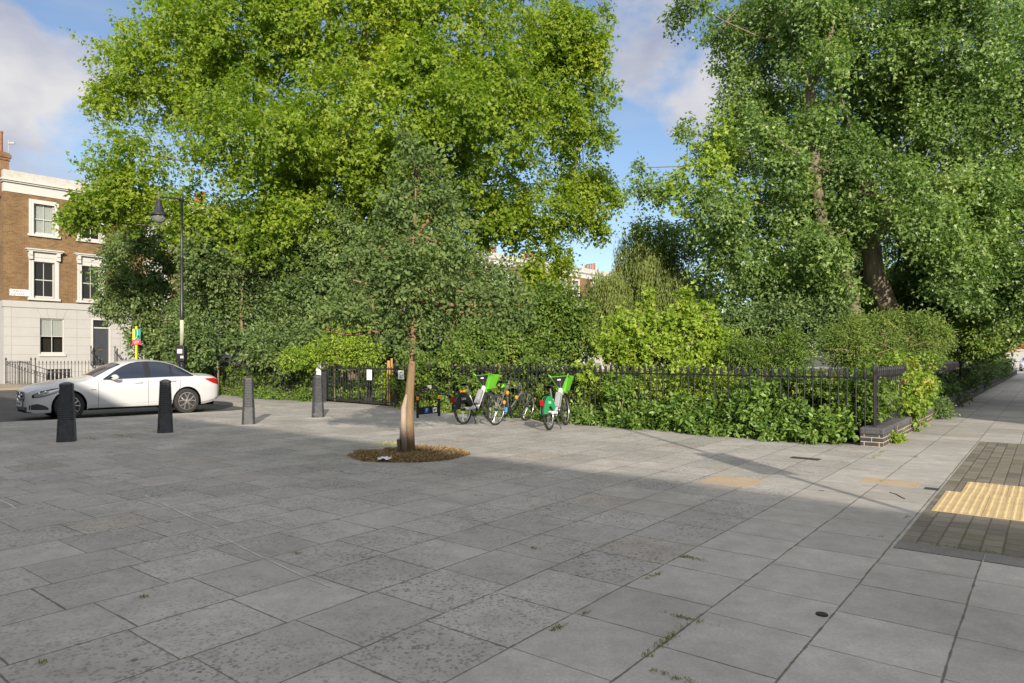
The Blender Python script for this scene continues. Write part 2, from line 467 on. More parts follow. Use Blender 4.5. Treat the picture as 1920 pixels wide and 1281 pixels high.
# ================================================================ materials of the setting
def m_slabs():
    t = NT('paving_slabs', 0.85, 0.2)
    P = t.pos()
    wob = t.noise(P, 1.3, 3, col=True)
    Pw = t.vmath('ADD', P, t.vmath('MULTIPLY', t.vmath('SUBTRACT', wob, (0.5, 0.5, 0.5)), (0.022, 0.022, 0)))
    u = t.vmath('DOT_PRODUCT', Pw, tuple(D1)); v = t.vmath('DOT_PRODUCT', Pw, tuple(N1))
    rv = t.math('DIVIDE', t.math('ADD', v, 0.989), 0.598)
    row = t.math('FLOOR', rv); fv = t.math('FRACT', rv)
    ro = t.white(t.comb(row, 3.7, 1.1))
    ru = t.math('ADD', t.math('DIVIDE', u, 0.6), t.math('ADD', ro, 0.2))
    # a slab here and there is a long one: pair of cells merged
    col = t.math('FLOOR', ru); fu = t.math('FRACT', ru)
    sid = t.comb(row, col, 0.5)
    r1 = t.white(sid); r2 = t.white(t.comb(row, col, 7.3)); r3 = t.white(t.comb(col, row, 2.9))
    ju = t.math('MULTIPLY', t.math('MINIMUM', fu, t.math('SUBTRACT', 1.0, fu)), 0.6)
    jv = t.math('MULTIPLY', t.math('MINIMUM', fv, t.math('SUBTRACT', 1.0, fv)), 0.6)
    jn = t.noise(P, 7.0, 4, 0.7)
    wid = t.mapr(jn, 0.35, 0.7, 0.0, 0.0065)
    wid_u = t.math('MULTIPLY', wid, t.mapr(r3, 0.2, 0.8, 0.15, 1.1))
    joint = t.math('MAXIMUM', t.mapr(t.math('SUBTRACT', jv, wid), 0.0, 0.005, 1, 0), t.mapr(t.math('SUBTRACT', ju, wid_u), 0.0, 0.005, 1, 0))
    strip = t.mapr(v, -2.25, -2.15)                                 # smoother slabs beside the blocks
    # base tone from slab to slab, patchy weathering, fine grain
    tone = t.mapr(r1, 0, 1, 0.9, 1.09)
    patch = t.mapr(t.noise(P, 0.9, 6, 0.62), 0.3, 0.72, 0.82, 1.14)
    grain = t.mapr(t.noise(P, 55, 5, 0.75), 0.25, 0.75, 0.80, 1.2)
    far = t.mapr(t.noise(P, 5.0, 8, 0.72), 0.3, 0.7, 0.85, 1.14)
    k = t.math('MULTIPLY', t.math('MULTIPLY', tone, patch), t.math('MULTIPLY', grain, far))
    base = t.mix(r2, (0.322, 0.306, 0.284), (0.302, 0.292, 0.278))
    warm = t.mapr(r3, 0.965, 0.975, 0, 0.25)                          # the odd buff slab
    base = t.mix(warm, base, (0.30, 0.235, 0.17))
    c = t.mix(1.0, base, t.comb(k, k, k), 'MULTIPLY')
    # dark lichen and gum spots, heavy on some slabs
    Ps = t.vmath('MULTIPLY', P, (1.0, 1.0, 1.0))
    vor = t.n.new('ShaderNodeTexVoronoi'); vor.inputs['Scale'].default_value = 42; t.put(vor.inputs['Vector'], t.vmath('ADD', Ps, t.vmath('MULTIPLY', t.noise(P, 34, 4, col=True), (0.055, 0.055, 0))))
    rc = t.n.new('ShaderNodeSeparateColor'); t.l.new(vor.outputs['Color'], rc.inputs[0])
    sz = t.mapr(rc.outputs[0], 0.1, 1.0, 0.08, 0.52)
    spot = t.mapr(t.math('SUBTRACT', vor.outputs['Distance'], sz), -0.05, 0.16, 1, 0)
    amt = t.math('ADD', t.math('MULTIPLY', t.noise(P, 1.1, 6, 0.65), 1.9), t.math('SUBTRACT', t.math('MULTIPLY', r2, 0.3), 0.64))
    amt = t.math('MULTIPLY', t.mapr(amt, 0.1, 0.75), t.math('SUBTRACT', 1.0, t.math('MULTIPLY', strip, 0.95)))
    spot = t.math('MULTIPLY', spot, t.math('MULTIPLY', amt, 0.84))
    c = t.mix(spot, c, (0.11, 0.107, 0.1))
    vg = t.n.new('ShaderNodeTexVoronoi'); vg.inputs['Scale'].default_value = 2.3; t.put(vg.inputs['Vector'], t.vmath('ADD', P, t.vmath('MULTIPLY', t.noise(P, 20, 2, col=True), (0.02, 0.02, 0))))
    gc = t.n.new('ShaderNodeSeparateColor'); t.l.new(vg.outputs['Color'], gc.inputs[0])
    gum = t.mapr(t.math('SUBTRACT', vg.outputs['Distance'], t.mapr(gc.outputs[0], 0.4, 1.0, 0.0, 0.075)), -0.004, 0.012, 0.75, 0)
    c = t.mix(gum, c, (0.06, 0.058, 0.055))
    # pale scuffs
    sc = t.mapr(t.noise(t.vmath('MULTIPLY', P, (1, 1, 1)), 3.3, 7, 0.75), 0.57, 0.72, 0, 0.34)
    c = t.mix(sc, c, (0.37, 0.36, 0.335))
    moss = t.mapr(t.noise(P, 2.4, 4, 0.6), 0.5, 0.62)
    jc = t.mix(moss, (0.085, 0.08, 0.072), (0.09, 0.095, 0.045))
    c = t.mix(t.math('MULTIPLY', joint, 0.9), c, jc)
    t.color(c)
    h = t.math('ADD', t.math('MULTIPLY', t.noise(P, 90, 4, 0.7), 0.25), t.math('MULTIPLY', joint, -1.2))
    h = t.math('ADD', h, t.math('MULTIPLY', t.noise(P, 12, 3, 0.6), 0.35))
    t.bump(h, 0.35, 0.008)
    return t.m

def m_blocks():
    t = NT('paving_blocks', 0.85, 0.2)
    P = t.pos()
    u = t.vmath('DOT_PRODUCT', P, tuple(D1)); v = t.vmath('DOT_PRODUCT', P, tuple(N1))
    rv = t.math('DIVIDE', v, 0.14); row = t.math('FLOOR', rv); fv = t.math('FRACT', rv)
    ru = t.math('ADD', t.math('DIVIDE', u, 0.215), t.white(t.comb(row, 1.3, 4.4))); col = t.math('FLOOR', ru); fu = t.math('FRACT', ru)
    r1 = t.white(t.comb(row, col, 0.2)); r2 = t.white(t.comb(col, row, 8.2))
    ju = t.math('MULTIPLY', t.math('MINIMUM', fu, t.math('SUBTRACT', 1.0, fu)), 0.215)
    jv = t.math('MULTIPLY', t.math('MINIMUM', fv, t.math('SUBTRACT', 1.0, fv)), 0.14)
    w = t.mapr(t.noise(P, 9, 4, 0.7), 0.3, 0.7, 0.001, 0.007)
    joint = t.mapr(t.math('SUBTRACT', t.math('MINIMUM', t.math('MULTIPLY', ju, 0.9), jv), w), 0, 0.006, 1, 0)
    c = t.mix(r1, (0.12, 0.108, 0.092), (0.19, 0.172, 0.145))
    k = t.math('MULTIPLY', t.mapr(t.noise(P, 60, 5, 0.75), 0.25, 0.75, 0.7, 1.3), t.mapr(t.noise(P, 2, 5, 0.6), 0.3, 0.7, 0.85, 1.15))
    c = t.mix(1.0, c, t.comb(k, k, k), 'MULTIPLY')
    moss = t.mapr(t.noise(P, 1.7, 5, 0.65), 0.5, 0.66, 0, 0.4)
    c = t.mix(moss, c, (0.13, 0.125, 0.06))
    c = t.mix(t.math('MULTIPLY', joint, 0.62), c, t.mix(r2, (0.04, 0.038, 0.033), (0.07, 0.07, 0.03)))
    t.color(c)
    t.bump(t.math('ADD', t.math('MULTIPLY', t.noise(P, 80, 4, 0.7), 0.3), t.math('MULTIPLY', joint, -1.5)), 0.4, 0.01)
    return t.m

def m_noisy(name, c1, c2, scale, rough=0.9, fine=60, fa=0.3, bump=0.3):
    t = NT(name, rough, 0.2); P = t.pos()
    c = t.mix(t.mapr(t.noise(P, scale, 7, 0.65), 0.3, 0.7), c1, c2)
    k = t.mapr(t.noise(P, fine, 5, 0.75), 0.25, 0.75, 1 - fa, 1 + fa)
    t.color(t.mix(1.0, c, t.comb(k, k, k), 'MULTIPLY')); t.bump(t.noise(P, fine, 4, 0.7), bump, 0.01)
    return t.m

M_SLAB = m_slabs(); M_BLOCK = m_blocks()
M_ROAD = m_noisy('asphalt', (0.068, 0.066, 0.066), (0.095, 0.092, 0.09), 0.6, 0.9, 70, 0.35)
M_KERB = m_noisy('kerb_granite', (0.24, 0.23, 0.215), (0.32, 0.31, 0.29), 3, 0.8, 45, 0.25)
M_SOIL = m_noisy('garden_soil', (0.035, 0.03, 0.018), (0.06, 0.052, 0.03), 1.5, 0.95, 20, 0.4)
M_TANPATH = m_noisy('house_paving', (0.24, 0.2, 0.15), (0.32, 0.27, 0.2), 0.8, 0.9, 30, 0.2)
M_PIT = m_noisy('pit_soil', (0.14, 0.095, 0.055), (0.23, 0.165, 0.095), 7, 0.95, 40, 0.35)

# ================================================================ ground
def sheet(name, pts, z, mat, thick=None):
    b = MB()
    if thick: b.prism([(p[0], p[1]) for p in pts], z - thick, z)
    else: b.add([(p[0], p[1], z) for p in pts], [tuple(range(len(pts)))])
    return tag(b.build(name, mat), kind='structure')

sheet('road', [(-1500, -600), (1500, -600), (1500, 2500), (-1500, 2500)], -0.10, M_ROAD)
KERB = [Vector((-45, -11.5, 0)), Vector((-11.7, 15.6, 0)), Vector((-9.0, 17.85, 0)), Vector((-7.75, 18.95, 0)), Vector((-7.35, 19.9, 0)), Vector((-7.75, 21.0, 0)),
        Vector((-17.9, 30.2, 0)), Vector((-19.4, 33.2, 0)), Vector((-19.4, 33.2, 0)) + DH * 90]
pts = [(p.x, p.y) for p in KERB] + [(140, 100), (140, -60), (-45, -60)]
sheet('pavement', pts, 0.0, M_SLAB, 0.3)
kb = MB()
for a, b in zip(KERB[:-1], KERB[1:]):
    d = (b - a).normalized(); side = Vector((d.y, -d.x, 0)) * 0.06
    n = max(1, int((b - a).length / 0.9))
    for i in range(n):
        p, q = a.lerp(b, i / n), a.lerp(b, (i + 1) / n)
        if (p - Vector((-11, 18, 0))).length > 34: continue
        kb.bar(p + side + d * 0.004 + Vector((0, 0, -0.06)), q + side - d * 0.004 + Vector((0, 0, -0.06)), 0.14, 0.128)
tag(kb.build('kerb', M_KERB, bevel=0.01), kind='structure')
H0 = Vector((-28.0, 37.6, 0))
hp = [H0 - DH * 30 - NH * 6.2, H0 + DH * 90 - NH * 6.2, H0 + DH * 90 + NH * 0.5, H0 - DH * 30 + NH * 0.5]
sheet('house_pavement', hp, 0.0, M_TANPATH, 0.3)
gp = [FR(0.35, 0.16), FR(31, 0.16), FR(31, 0.16) + DH * 75, RR(75, 0.2), RR(0.3, 0.2)]
sheet('garden_ground', gp, 0.03, M_SOIL)

def UV(u, v, z=0.0):
    p = D1 * u + N1 * v; return Vector((p.x, p.y, z))
sheet('block_paving', [UV(6.32, -0.955), UV(6.32, 7), UV(14.6, 7), UV(14.6, -0.955)], 0.004, M_BLOCK)
b = MB(); vv = -0.965
rg = random.Random(4)
while vv < 6.5:
    L = 0.58; b.prism([tuple(UV(6.06, vv + .005)[:2]), tuple(UV(6.06, vv + L)[:2]), tuple(UV(6.312, vv + L)[:2]), tuple(UV(6.312, vv + .005)[:2])], -0.02, 0.006); vv += L + 0.005
tag(b.build('edging_stones', m_noisy('edging', (0.13, 0.122, 0.115), (0.19, 0.18, 0.165), 2, 0.9, 70, 0.4)), kind='structure')

# tactile paving: square tiles with rows of flat-topped blisters
M_TACT = m_noisy('tactile_buff', (0.37, 0.285, 0.155), (0.50, 0.39, 0.22), 4.5, 0.85, 55, 0.18)
tp = empty('tactile_paving', UV(7.74, -0.9, 0.004), 0, 'buff yellow tactile paving with rows of raised blisters set in the dark blocks', 'tactile paving')
base = MB(); dome = MB()
o0 = UV(7.74, -0.9, 0)
for i in range(5):
    for j in range(8):
        u0 = 7.74 + i * 0.405; v0 = -0.9 + j * 0.405 + (0.14 if i >= 3 else 0)
        q = [UV(u0, v0) - o0, UV(u0, v0 + .4) - o0, UV(u0 + .4, v0 + .4) - o0, UV(u0 + .4, v0) - o0]
        dz = rg.uniform(0, 0.003)
        base.prism([(p.x, p.y) for p in q], -0.01, 0.004 + dz)
        for a in range(6):
            for c in range(6):
                p = UV(u0 + .033 + a * .0667, v0 + .033 + c * .0667) - o0
                dome.lathe([(0.019, 0.0), (0.013, 0.006)], 6, (p.x, p.y, 0.004 + dz))
base.build('tile_base', M_TACT, tp); dome.build('blisters', M_TACT, tp)
tp.children[1]['kind'] = 'stuff'

# covers and odd slabs let into the paving
def cover(name, u0, u1, v0, v1, mat, z, label, cat):
    b = MB(); b.prism([tuple(UV(u0, v0)[:2]), tuple(UV(u0, v1)[:2]), tuple(UV(u1, v1)[:2]), tuple(UV(u1, v0)[:2])], z - .02, z)
    return tag(b.build(name, mat), label, cat)
M_BUFF = m_noisy('buff_slab', (0.32, 0.25, 0.17), (0.38, 0.3, 0.22), 3, 0.9, 50, 0.2)
M_IRON = plain('cast_iron', (0.05, 0.05, 0.052), 0.6, 0.4, 0.3, 0.2, 12)
p = G(1372, 902); u, v = p.dot(D1), p.dot(N1)
cover('paving_slab', u - .3, u + .28, v - .29, v + .3, M_BUFF, 0.003, 'sandy buff slab lying by itself among the grey slabs near the shadow edge', 'paving slab')
p = G(1683, 906); u, v = p.dot(D1), p.dot(N1)
cover('access_cover', u - .2, u + .2, v - .38, v + .22, M_BUFF, 0.004, 'tan rectangular access cover beside the blocks', 'access cover')
p = G(1747, 917); u, v = p.dot(D1), p.dot(N1)
cover('stop_tap_cover', u - .07, u + .07, v - .07, v + .07, M_IRON, 0.004, 'tiny dark iron tap cover by the tan access cover', 'cover')
p = G(1510, 860); u, v = p.dot(D1), p.dot(N1)
cover('drain_cover', u - .1, u + .1, v - .2, v + .2, M_IRON, 0.004, 'small dark iron cover in the sunlit paving before the creeper', 'cover')

# weeds in the joints
LM_GRASS = leafmat('weed_blades', [(0, (0.07, 0.1, 0.02)), (.5, (0.12, 0.15, 0.03)), (1, (0.2, 0.19, 0.06))], 0.3)
rs = np.random.RandomState(5)
spots = []
for (px, py, n, du, dv) in ((1290, 1046, 50, .02, .09), (1225, 1080, 26, .06, .015), (1045, 1178, 34, .05, .02), (1100, 1150, 12, .05, .01), (1285, 1160, 40, .015, .1), (1262, 1190, 26, .1, .015), (1240, 1208, 26, .06, .015),
                           (1215, 1228, 14, .04, .015), (1275, 1275, 30, .02, .1), (268, 1120, 12, .02, .02), (560, 1038, 12, .02, .02), (76, 1244, 10, .02, .02), (1850, 1036, 90, .02, .4), (1000, 1028, 14, .02, .03),
                           (1640, 856, 40, .25, .03), (1655, 847, 30, .15, .03), (1716, 858, 16, .1, .03), (1652, 903, 10, .06, .02), (1700, 970, 8, .05, .02), (1800, 866, 20, .3, .03), (896, 929, 9, .03, .05),
                           (225, 818, 90, .1, .35), (170, 822, 40, .06, .2), (285, 808, 60, .1, .3), (350, 802, 30, .1, .3), (440, 794, 26, .1, .12), (250, 777, 14, .05, .05), (197, 779, 14, .05, .05), (640, 757, 60, .2, .5), (700, 762, 90, .2, .6), (480, 757, 40, .1, .6), (1230, 826, 30, .05, .2), (1370, 818, 30, .05, .2), (1180, 805, 40, .1, .4)):
    p = G(px, py)
    for i in range(n):
        spots.append(p + D1 * rs.normal() * du * .75 + N1 * rs.normal() * dv * .75)
P = np.array([tuple(s) for s in spots]); P = np.repeat(P, 3, 0) + rs.normal(size=(len(P) * 3, 3)) * [.008, .008, 0]; P[:, 2] = 0.0
Dd = _unit(np.array([0, 0, .7]) + rs.normal(size=P.shape) * .6 * [1, 1, .2])
o = leaf_mesh('joint_weeds', P, Dd, rs.normal(size=P.shape) + [0, 0, .6], rs.uniform(.008, .022, len(P)), 'narrow', rs.rand(len(P)), LM_GRASS)
tag(o, 'small green weeds growing in the joints of the paving', 'weeds', kind='stuff')

# ================================================================ brick houses
def m_brick(name, c1, c2, mortar, scale=1.0, bw=0.225, bh=0.075):
    t = NT(name, 0.85, 0.2); P = t.pos()
    sp = t.n.new('ShaderNodeSeparateXYZ'); t.l.new(P, sp.inputs[0])
    vec = t.comb(t.math('ADD', sp.outputs[0], sp.outputs[1]), sp.outputs[2], 0)
    br = t.n.new('ShaderNodeTexBrick'); t.l.new(vec, br.inputs['Vector'])
    br.inputs['Scale'].default_value = 1.0; br.inputs['Brick Width'].default_value = bw; br.inputs['Row Height'].default_value = bh
    br.inputs['Mortar Size'].default_value = 0.007; br.inputs['Mortar Smooth'].default_value = 0.2; br.inputs['Bias'].default_value = -0.1
    br.inputs['Color1'].default_value = (*c1, 1); br.inputs['Color2'].default_value = (*c2, 1); br.inputs['Mortar'].default_value = (*mortar, 1)
    k = t.math('MULTIPLY', t.mapr(t.noise(P, 0.7, 6, 0.65), 0.3, 0.7, 0.75, 1.2), t.mapr(t.noise(P, 14, 4, 0.7), 0.3, 0.7, 0.75, 1.25))
    t.color(t.mix(1.0, br.outputs[0], t.comb(k, k, k), 'MULTIPLY'))
    t.bump(br.outputs['Fac'], -0.4, 0.01)
    return t.m
M_BRICK = m_brick('stock_brick', (0.205, 0.125, 0.058), (0.135, 0.075, 0.036), (0.2, 0.16, 0.105))
M_BRICKD = m_brick('chimney_brick', (0.19, 0.10, 0.05), (0.12, 0.06, 0.035), (0.2, 0.16, 0.12))
M_STUCCO = plain('white_stucco', (0.38, 0.38, 0.375), 0.7, 0.25, var=0.05, scale=1.2, dirt=((0.36, 0.35, 0.32), 0.25))
M_WHITE = plain('white_paint', (0.48, 0.48, 0.47), 0.45, 0.4, var=0.04)
M_PARAPET = plain('weathered_coping', (0.42, 0.41, 0.385), 0.85, 0.2, var=0.12, scale=2, dirt=((0.25, 0.23, 0.2), 0.6))
M_GROOVE = plain('stucco_groove', (0.28, 0.28, 0.29), 0.8, 0.2)
M_BLACK = plain('black_paint', (0.017, 0.018, 0.02), 0.4, 0.5, var=0.25, scale=20)
M_DOOR = plain('grey_door', (0.05, 0.055, 0.065), 0.35, 0.5, var=0.08)
M_BRASS = plain('brass', (0.55, 0.38, 0.13), 0.3, 0.6, 0.9)
M_GLASS = NT('window_glass', 0.06, 0.6).color((0.028, 0.03, 0.032)).m
M_BLIND = plain('window_blind', (0.42, 0.43, 0.42), 0.5, 0.4, var=0.06)
M_DARKROOM = plain('dark_room', (0.03, 0.028, 0.025), 0.8, 0.1)
M_POT = plain('terracotta', (0.42, 0.13, 0.055), 0.8, 0.2, var=0.2, scale=5)
M_POTOLD = plain('old_pot', (0.26, 0.13, 0.07), 0.85, 0.2, var=0.25, scale=4)
M_SLATE = plain('slate', (0.07, 0.072, 0.08), 0.7, 0.3, var=0.2)

def wall_holes(b, x0, x1, z0, z1, holes, y=0.0, t=0.3, rev=0.14):
    """front wall in the xz plane at y with rectangular openings and their reveals"""
    xs = sorted({x0, x1, *[h[0] for h in holes], *[h[1] for h in holes]})
    zs = sorted({z0, z1, *[min(max(h[2], z0), z1) for h in holes], *[min(max(h[3], z0), z1) for h in holes]})
    for i in range(len(xs) - 1):
        for j in range(len(zs) - 1):
            cx, cz = (xs[i] + xs[i + 1]) / 2, (zs[j] + zs[j + 1]) / 2
            if any(h[0] < cx < h[1] and h[2] < cz < h[3] for h in holes): continue
            b.add([(xs[i], y, zs[j]), (xs[i + 1], y, zs[j]), (xs[i + 1], y, zs[j + 1]), (xs[i], y, zs[j + 1])], [(0, 1, 2, 3)])
    for h in holes:
        if h[3] <= z0 or h[2] >= z1: continue
        a, c, d, e = h[0], h[1], max(h[2], z0), min(h[3], z1)
        q = [(a, d), (c, d), (c, e), (a, e)]
        for k in range(4):
            p1, p2 = q[k], q[(k + 1) % 4]
            b.add([(p1[0], y, p1[1]), (p2[0], y, p2[1]), (p2[0], y + rev, p2[1]), (p1[0], y + rev, p1[1])], [(0, 1, 2, 3)])

HW, HDEEP, HTOP = 6.2, 8.5, 11.83
def sash_window(root, x0, x1, z0, z1, style, blind):
    """a sash window in the opening; style: 'hood', 'plain' or 'bare' surround"""
    mb = MB(); e = 0.23
    if style != 'bare':
        mb.box((x0 - e, -0.07, z0 - .02), (x0 - .003, 0.0, z1 + e)); mb.box((x1 + .003, -0.07, z0 - .02), (x1 + e, 0.0, z1 + e))
        mb.box((x0 - .003, -0.067, z1 + .003), (x1 + .003, -0.001, z1 + e - .003))
        mb.box((x0 - e + .05, -0.085, z0), (x0 - e + .09, -0.071, z1 + e - .05)); mb.box((x1 + e - .09, -0.085, z0), (x1 + e - .05, -0.071, z1 + e - .05))
        mb.box((x0 - e - .06, -0.13, z0 - .16), (x1 + e + .06, 0.0, z0 - .023))
    else:
        mb.box((x0 - .06, -0.08, z0 - .14), (x1 + .06, 0.0, z0 - .003))
    if style == 'hood':
        mb.box((x0 - e - .04, -0.09, z1 + e + .003), (x1 + e + .04, 0, z1 + e + .32))
        mb.box((x0 - e - .12, -0.26, z1 + e + .323), (x1 + e + .12, 0, z1 + e + .40)); mb.box((x0 - e - .18, -0.32, z1 + e + .403), (x1 + e + .18, 0, z1 + e + .47))
        for sx in (x0 - e + .06, x1 + e - .06):
            mb.box((sx - .1, -0.2, z1 + e - .12), (sx + .1, -0.093, z1 + e + .32)); mb.box((sx - .08, -0.25, z1 + e + .1), (sx + .08, -0.203, z1 + e + .32))
    w = mb.build('window', M_WHITE, root)
    s = MB(); m = .06; zc = (z0 + z1) / 2
    s.box((x0 + .003, .08, z0 + .003), (x0 + m, .135, z1 - .003)); s.box((x1 - m, .08, z0 + .003), (x1 - .003, .135, z1 - .003))
    s.box((x0 + m, .083, z0 + .003), (x1 - m, .132, z0 + .1)); s.box((x0 + m, .083, z1 - .06), (x1 - m, .132, z1 - .003))
    s.box((x0 + m, .075, zc - .025), (x1 - m, .137, zc + .025)); xc = (x0 + x1) / 2
    s.box((xc - .014, .09, z0 + .1), (xc + .014, .125, z1 - .06))
    s.build('sash', M_WHITE, w)
    g = MB(); g.add([(x0 + m - .01, .108, z0 + .05), (x1 - m + .01, .108, z0 + .05), (x1 - m + .01, .108, z1 - .05), (x0 + m - .01, .108, z1 - .05)], [(0, 1, 2, 3)]); g.build('pane', M_GLASS if not blind else M_GLASSC, w)
    if blind:
        q = MB(); zb = z1 - .05 - blind * (z1 - z0 - .1)
        rows = []
        for k in range(25):
            x = x0 + m + (x1 - x0 - 2 * m) * k / 24
            rows.append([(x, .15 + .006 * (k % 2), zb), (x, .15 + .006 * (k % 2), z1 - .05)])
        q.grid(rows); q.build('blind', M_BLIND, w)
        if blind < .9:
            d = MB(); d.box((x0, .3, z0), (x1, .32, z1)); d.build('dark_interior', M_DARKROOM, w)
    return w
M_GLASSC = None
def m_clear():
    t = NT('clear_pane', 0.03, 0.5)
    tr = t.n.new('ShaderNodeBsdfTransparent'); tr.inputs[0].default_value = (.82, .85, .84, 1)
    gl = t.n.new('ShaderNodeBsdfGlossy'); gl.inputs['Roughness'].default_value = 0.03
    fr = t.n.new('ShaderNodeLayerWeight'); fr.inputs[0].default_value = .25
    f = t.mapr(fr.outputs['Fresnel'], 0, 1, 0.03, 0.7)
    mx = t.n.new('ShaderNodeMixShader'); t.l.new(f, mx.inputs[0]); t.l.new(tr.outputs[0], mx.inputs[1]); t.l.new(gl.outputs[0], mx.inputs[2])
    t.l.new(mx.outputs[0], t.out.inputs[0]); return t.m
M_GLASSC = m_clear()

OPEN = dict(top1=(1.39, 2.40, 8.48, 10.18), top2=(3.79, 4.78, 8.48, 10.18), mid1=(1.39, 2.40, 4.86, 6.9), mid2=(3.79, 4.78, 4.86, 6.9),
            low=(1.70, 2.90, 1.66, 3.7), door=(4.40, 5.26, 0.98, 3.7), base=(2.0, 3.3, 0.16, 0.78))
def make_house(name, label, group, detail=True):
    r = empty(name, H0, math.atan2(DH.y, DH.x), label, 'house', group)
    BAND = 4.27
    b = MB(); wall_holes(b, 0, HW, 4.62, 10.65, [OPEN[k] for k in ('top1', 'top2', 'mid1', 'mid2')])
    b.add([(0, 0, 4.62), (0, HDEEP, 4.62), (0, HDEEP, 10.65), (0, 0, 10.65)], [(0, 1, 2, 3)])
    b.add([(HW, 0, 0), (HW, HDEEP, 0), (HW, HDEEP, 10.65), (HW, 0, 10.65)], [(0, 1, 2, 3)])
    b.add([(0, HDEEP, 0), (HW, HDEEP, 0), (HW, HDEEP, 11.2), (0, HDEEP, 11.2)], [(0, 1, 2, 3)])
    b.build('brick_wall', M_BRICK, r)
    st = MB(); wall_holes(st, 0, HW, 0, BAND, [OPEN[k] for k in ('low', 'door', 'base')])
    st.add([(0, 0, 0), (0, HDEEP, 0), (0, HDEEP, 4.62), (0, 0, 4.62)], [(0, 1, 2, 3)])
    st.box((-.05, -.05, BAND), (HW, .3, 4.62))
    # fan of wedge blocks over the low window, drawn as narrow grooves
    stw = st.build('stucco_wall', M_STUCCO, r)
    gr = MB()
    for z in (0.62, 1.14, 1.62, 2.14, 2.64, 3.16, 3.70):
        segs = [(0, HW)]
        for k in ('low', 'door'):
            o = OPEN[k]
            if o[2] - .16 < z < o[3] + .01: segs = [(a, c) for s0, s1 in segs for a, c in ((s0, min(s1, o[0] - .02)), (max(s0, o[1] + .02), s1)) if c - a > .05]
        for a, c in segs: gr.box((a + .002, -.004, z - .011), (c - .002, .0, z + .011))
    for x in (0.0 + .35, 3.55, 5.9): gr.box((x - .009, -.0045, 1.2), (x + .009, .0, BAND - .03))
    o = OPEN['low']
    for k in (-1.3, -.45, .45, 1.3):
        xa = (o[0] + o[1]) / 2 + k * .42; gr.bar((xa, -.003, 3.73), (xa + k * .14, -.003, BAND - .03), .018, .006)
    gr.build('groove', M_GROOVE, r)
    pa = MB()
    pa.box((-.01, -.03, 10.65), (HW, .35, 11.17)); pa.box((-.09, -.14, 11.17), (HW, .34, 11.25)); pa.box((-.15, -.22, 11.253), (HW, .33, 11.35))
    pa.build('frieze', M_WHITE, r)
    pc = MB(); pc.box((-.03, -.06, 11.353), (HW, .32, HTOP)); pc.build('parapet', M_PARAPET, r)
    rf = MB(); rf.add([(0, .35, 11.1), (HW, .35, 11.1), (HW, HDEEP, 11.3), (0, HDEEP, 11.3)], [(0, 1, 2, 3)]); roof = rf.build('roof', M_SLATE, r)
    for k, style, bl in (('top1', 'plain', 1.0), ('top2', 'plain', .6), ('mid1', 'hood', 0), ('mid2', 'hood', 0), ('low', 'bare', .48)):
        sash_window(r, *OPEN[k], style, bl)
    x0, x1, z0, z1 = OPEN['base']
    bw = MB(); bw.box((x0, .1, z0), (x1, .13, z1)); ba = bw.build('basement_window', M_GLASS, r)
    q = MB()
    for k in range(7): x = x0 + .05 + (x1 - x0 - .1) * k / 6; q.box((x - .02, .07, z0), (x + .02, .097, z1))
    q.build('sash', M_WHITE, ba)
    x0, x1, z0, z1 = OPEN['door']
    d = MB(); d.box((x0 + .003, .1, z0), (x1 - .003, .14, 3.2))
    for (a, c, e, f) in ((.12, .38, .25, .85), (.48, .74, .25, .85), (.12, .38, 1.05, 1.95), (.48, .74, 1.05, 1.95)): d.box((x0 + a, .088, z0 + e), (x0 + c, .0985, z0 + f))
    dd = d.build('door', M_DOOR, r)
    l = MB(); l.box((x0 + .3, .075, z0 + .9), (x0 + .56, .086, z0 + .97)); l.build('letterbox', M_BRASS, dd)
    tr = MB(); tr.box((x0 + .003, .06, 3.203), (x1 - .003, .14, 3.28)); tr.box((x0 - .1, -.03, z0), (x0 - .003, .0, z1 + .08)); tr.box((x1 + .003, -.03, z0), (x1 + .1, 0, z1 + .08)); tr.box((x0 - .003, -.027, z1 + .003), (x1 + .003, 0, z1 + .077)); tr.build('door_frame', M_WHITE, r)
    fl = MB(); fl.box((x0 + .01, .1, 3.285), (x1 - .01, .11, z1 - .01)); fl.build('fanlight', M_GLASS, r)
    sp = MB()
    for k in range(5): sp.box((x0 - .35, -0.5 - .28 * (k + 1) + .0, 0), (x1 + .35, -0.5 - .28 * k - .002, .94 - .18 * (k + 1)))
    sp.box((x0 - .35, -.5, 0), (x1 + .35, -.002, .94)); sp.build('steps', M_PARAPET, r)
    ch = MB(); ch.box((-.35, .5, 10.4), (.36, 2.0, 12.45)); ch.box((-.40, .45, 12.453), (.41, 2.05, 12.6)); ch.box((-.45, .4, 12.603), (.46, 2.1, 12.78)); ch.box((-.38, .47, 12.783), (.39, 2.03, 12.9))
    c = ch.build('chimney', M_BRICKD, r)
    for k in range(4):
        pt = MB(); pt.lathe([(.15, 0), (.15, .08), (.125, .1), (.12, 1.05), (.14, 1.08), (.14, 1.16), (.1, 1.16)], 12, (.0, .7 + k * .38, 12.9)); pt.build('chimney_pot', M_POT if k % 2 else M_POTOLD, c)
    return r

house = make_house('terraced_house', 'brick corner house with white stuccoed ground floor, tall sash windows and a street nameplate', 'houses of the terrace')
names = ['second house of the brick terrace, its windows half hidden behind plane leaves']
hlab = {1: 'brick and white terraced house next to the corner house, mostly hidden by leaves', 8: 'distant brick terraced house seen in the gap, left one with white parapet', 9: 'distant brick terraced house seen in the gap, right one with white parapet'}
for i in range(1, 12):
    c = copy_tree(house); c.location = H0 + DH * HW * i
    for k in c.children:
        if k.name.startswith('chimney'): k.location = (0, 2.2, -.75)
    c['label'] = hlab.get(i, 'brick terraced house hidden behind the garden trees')
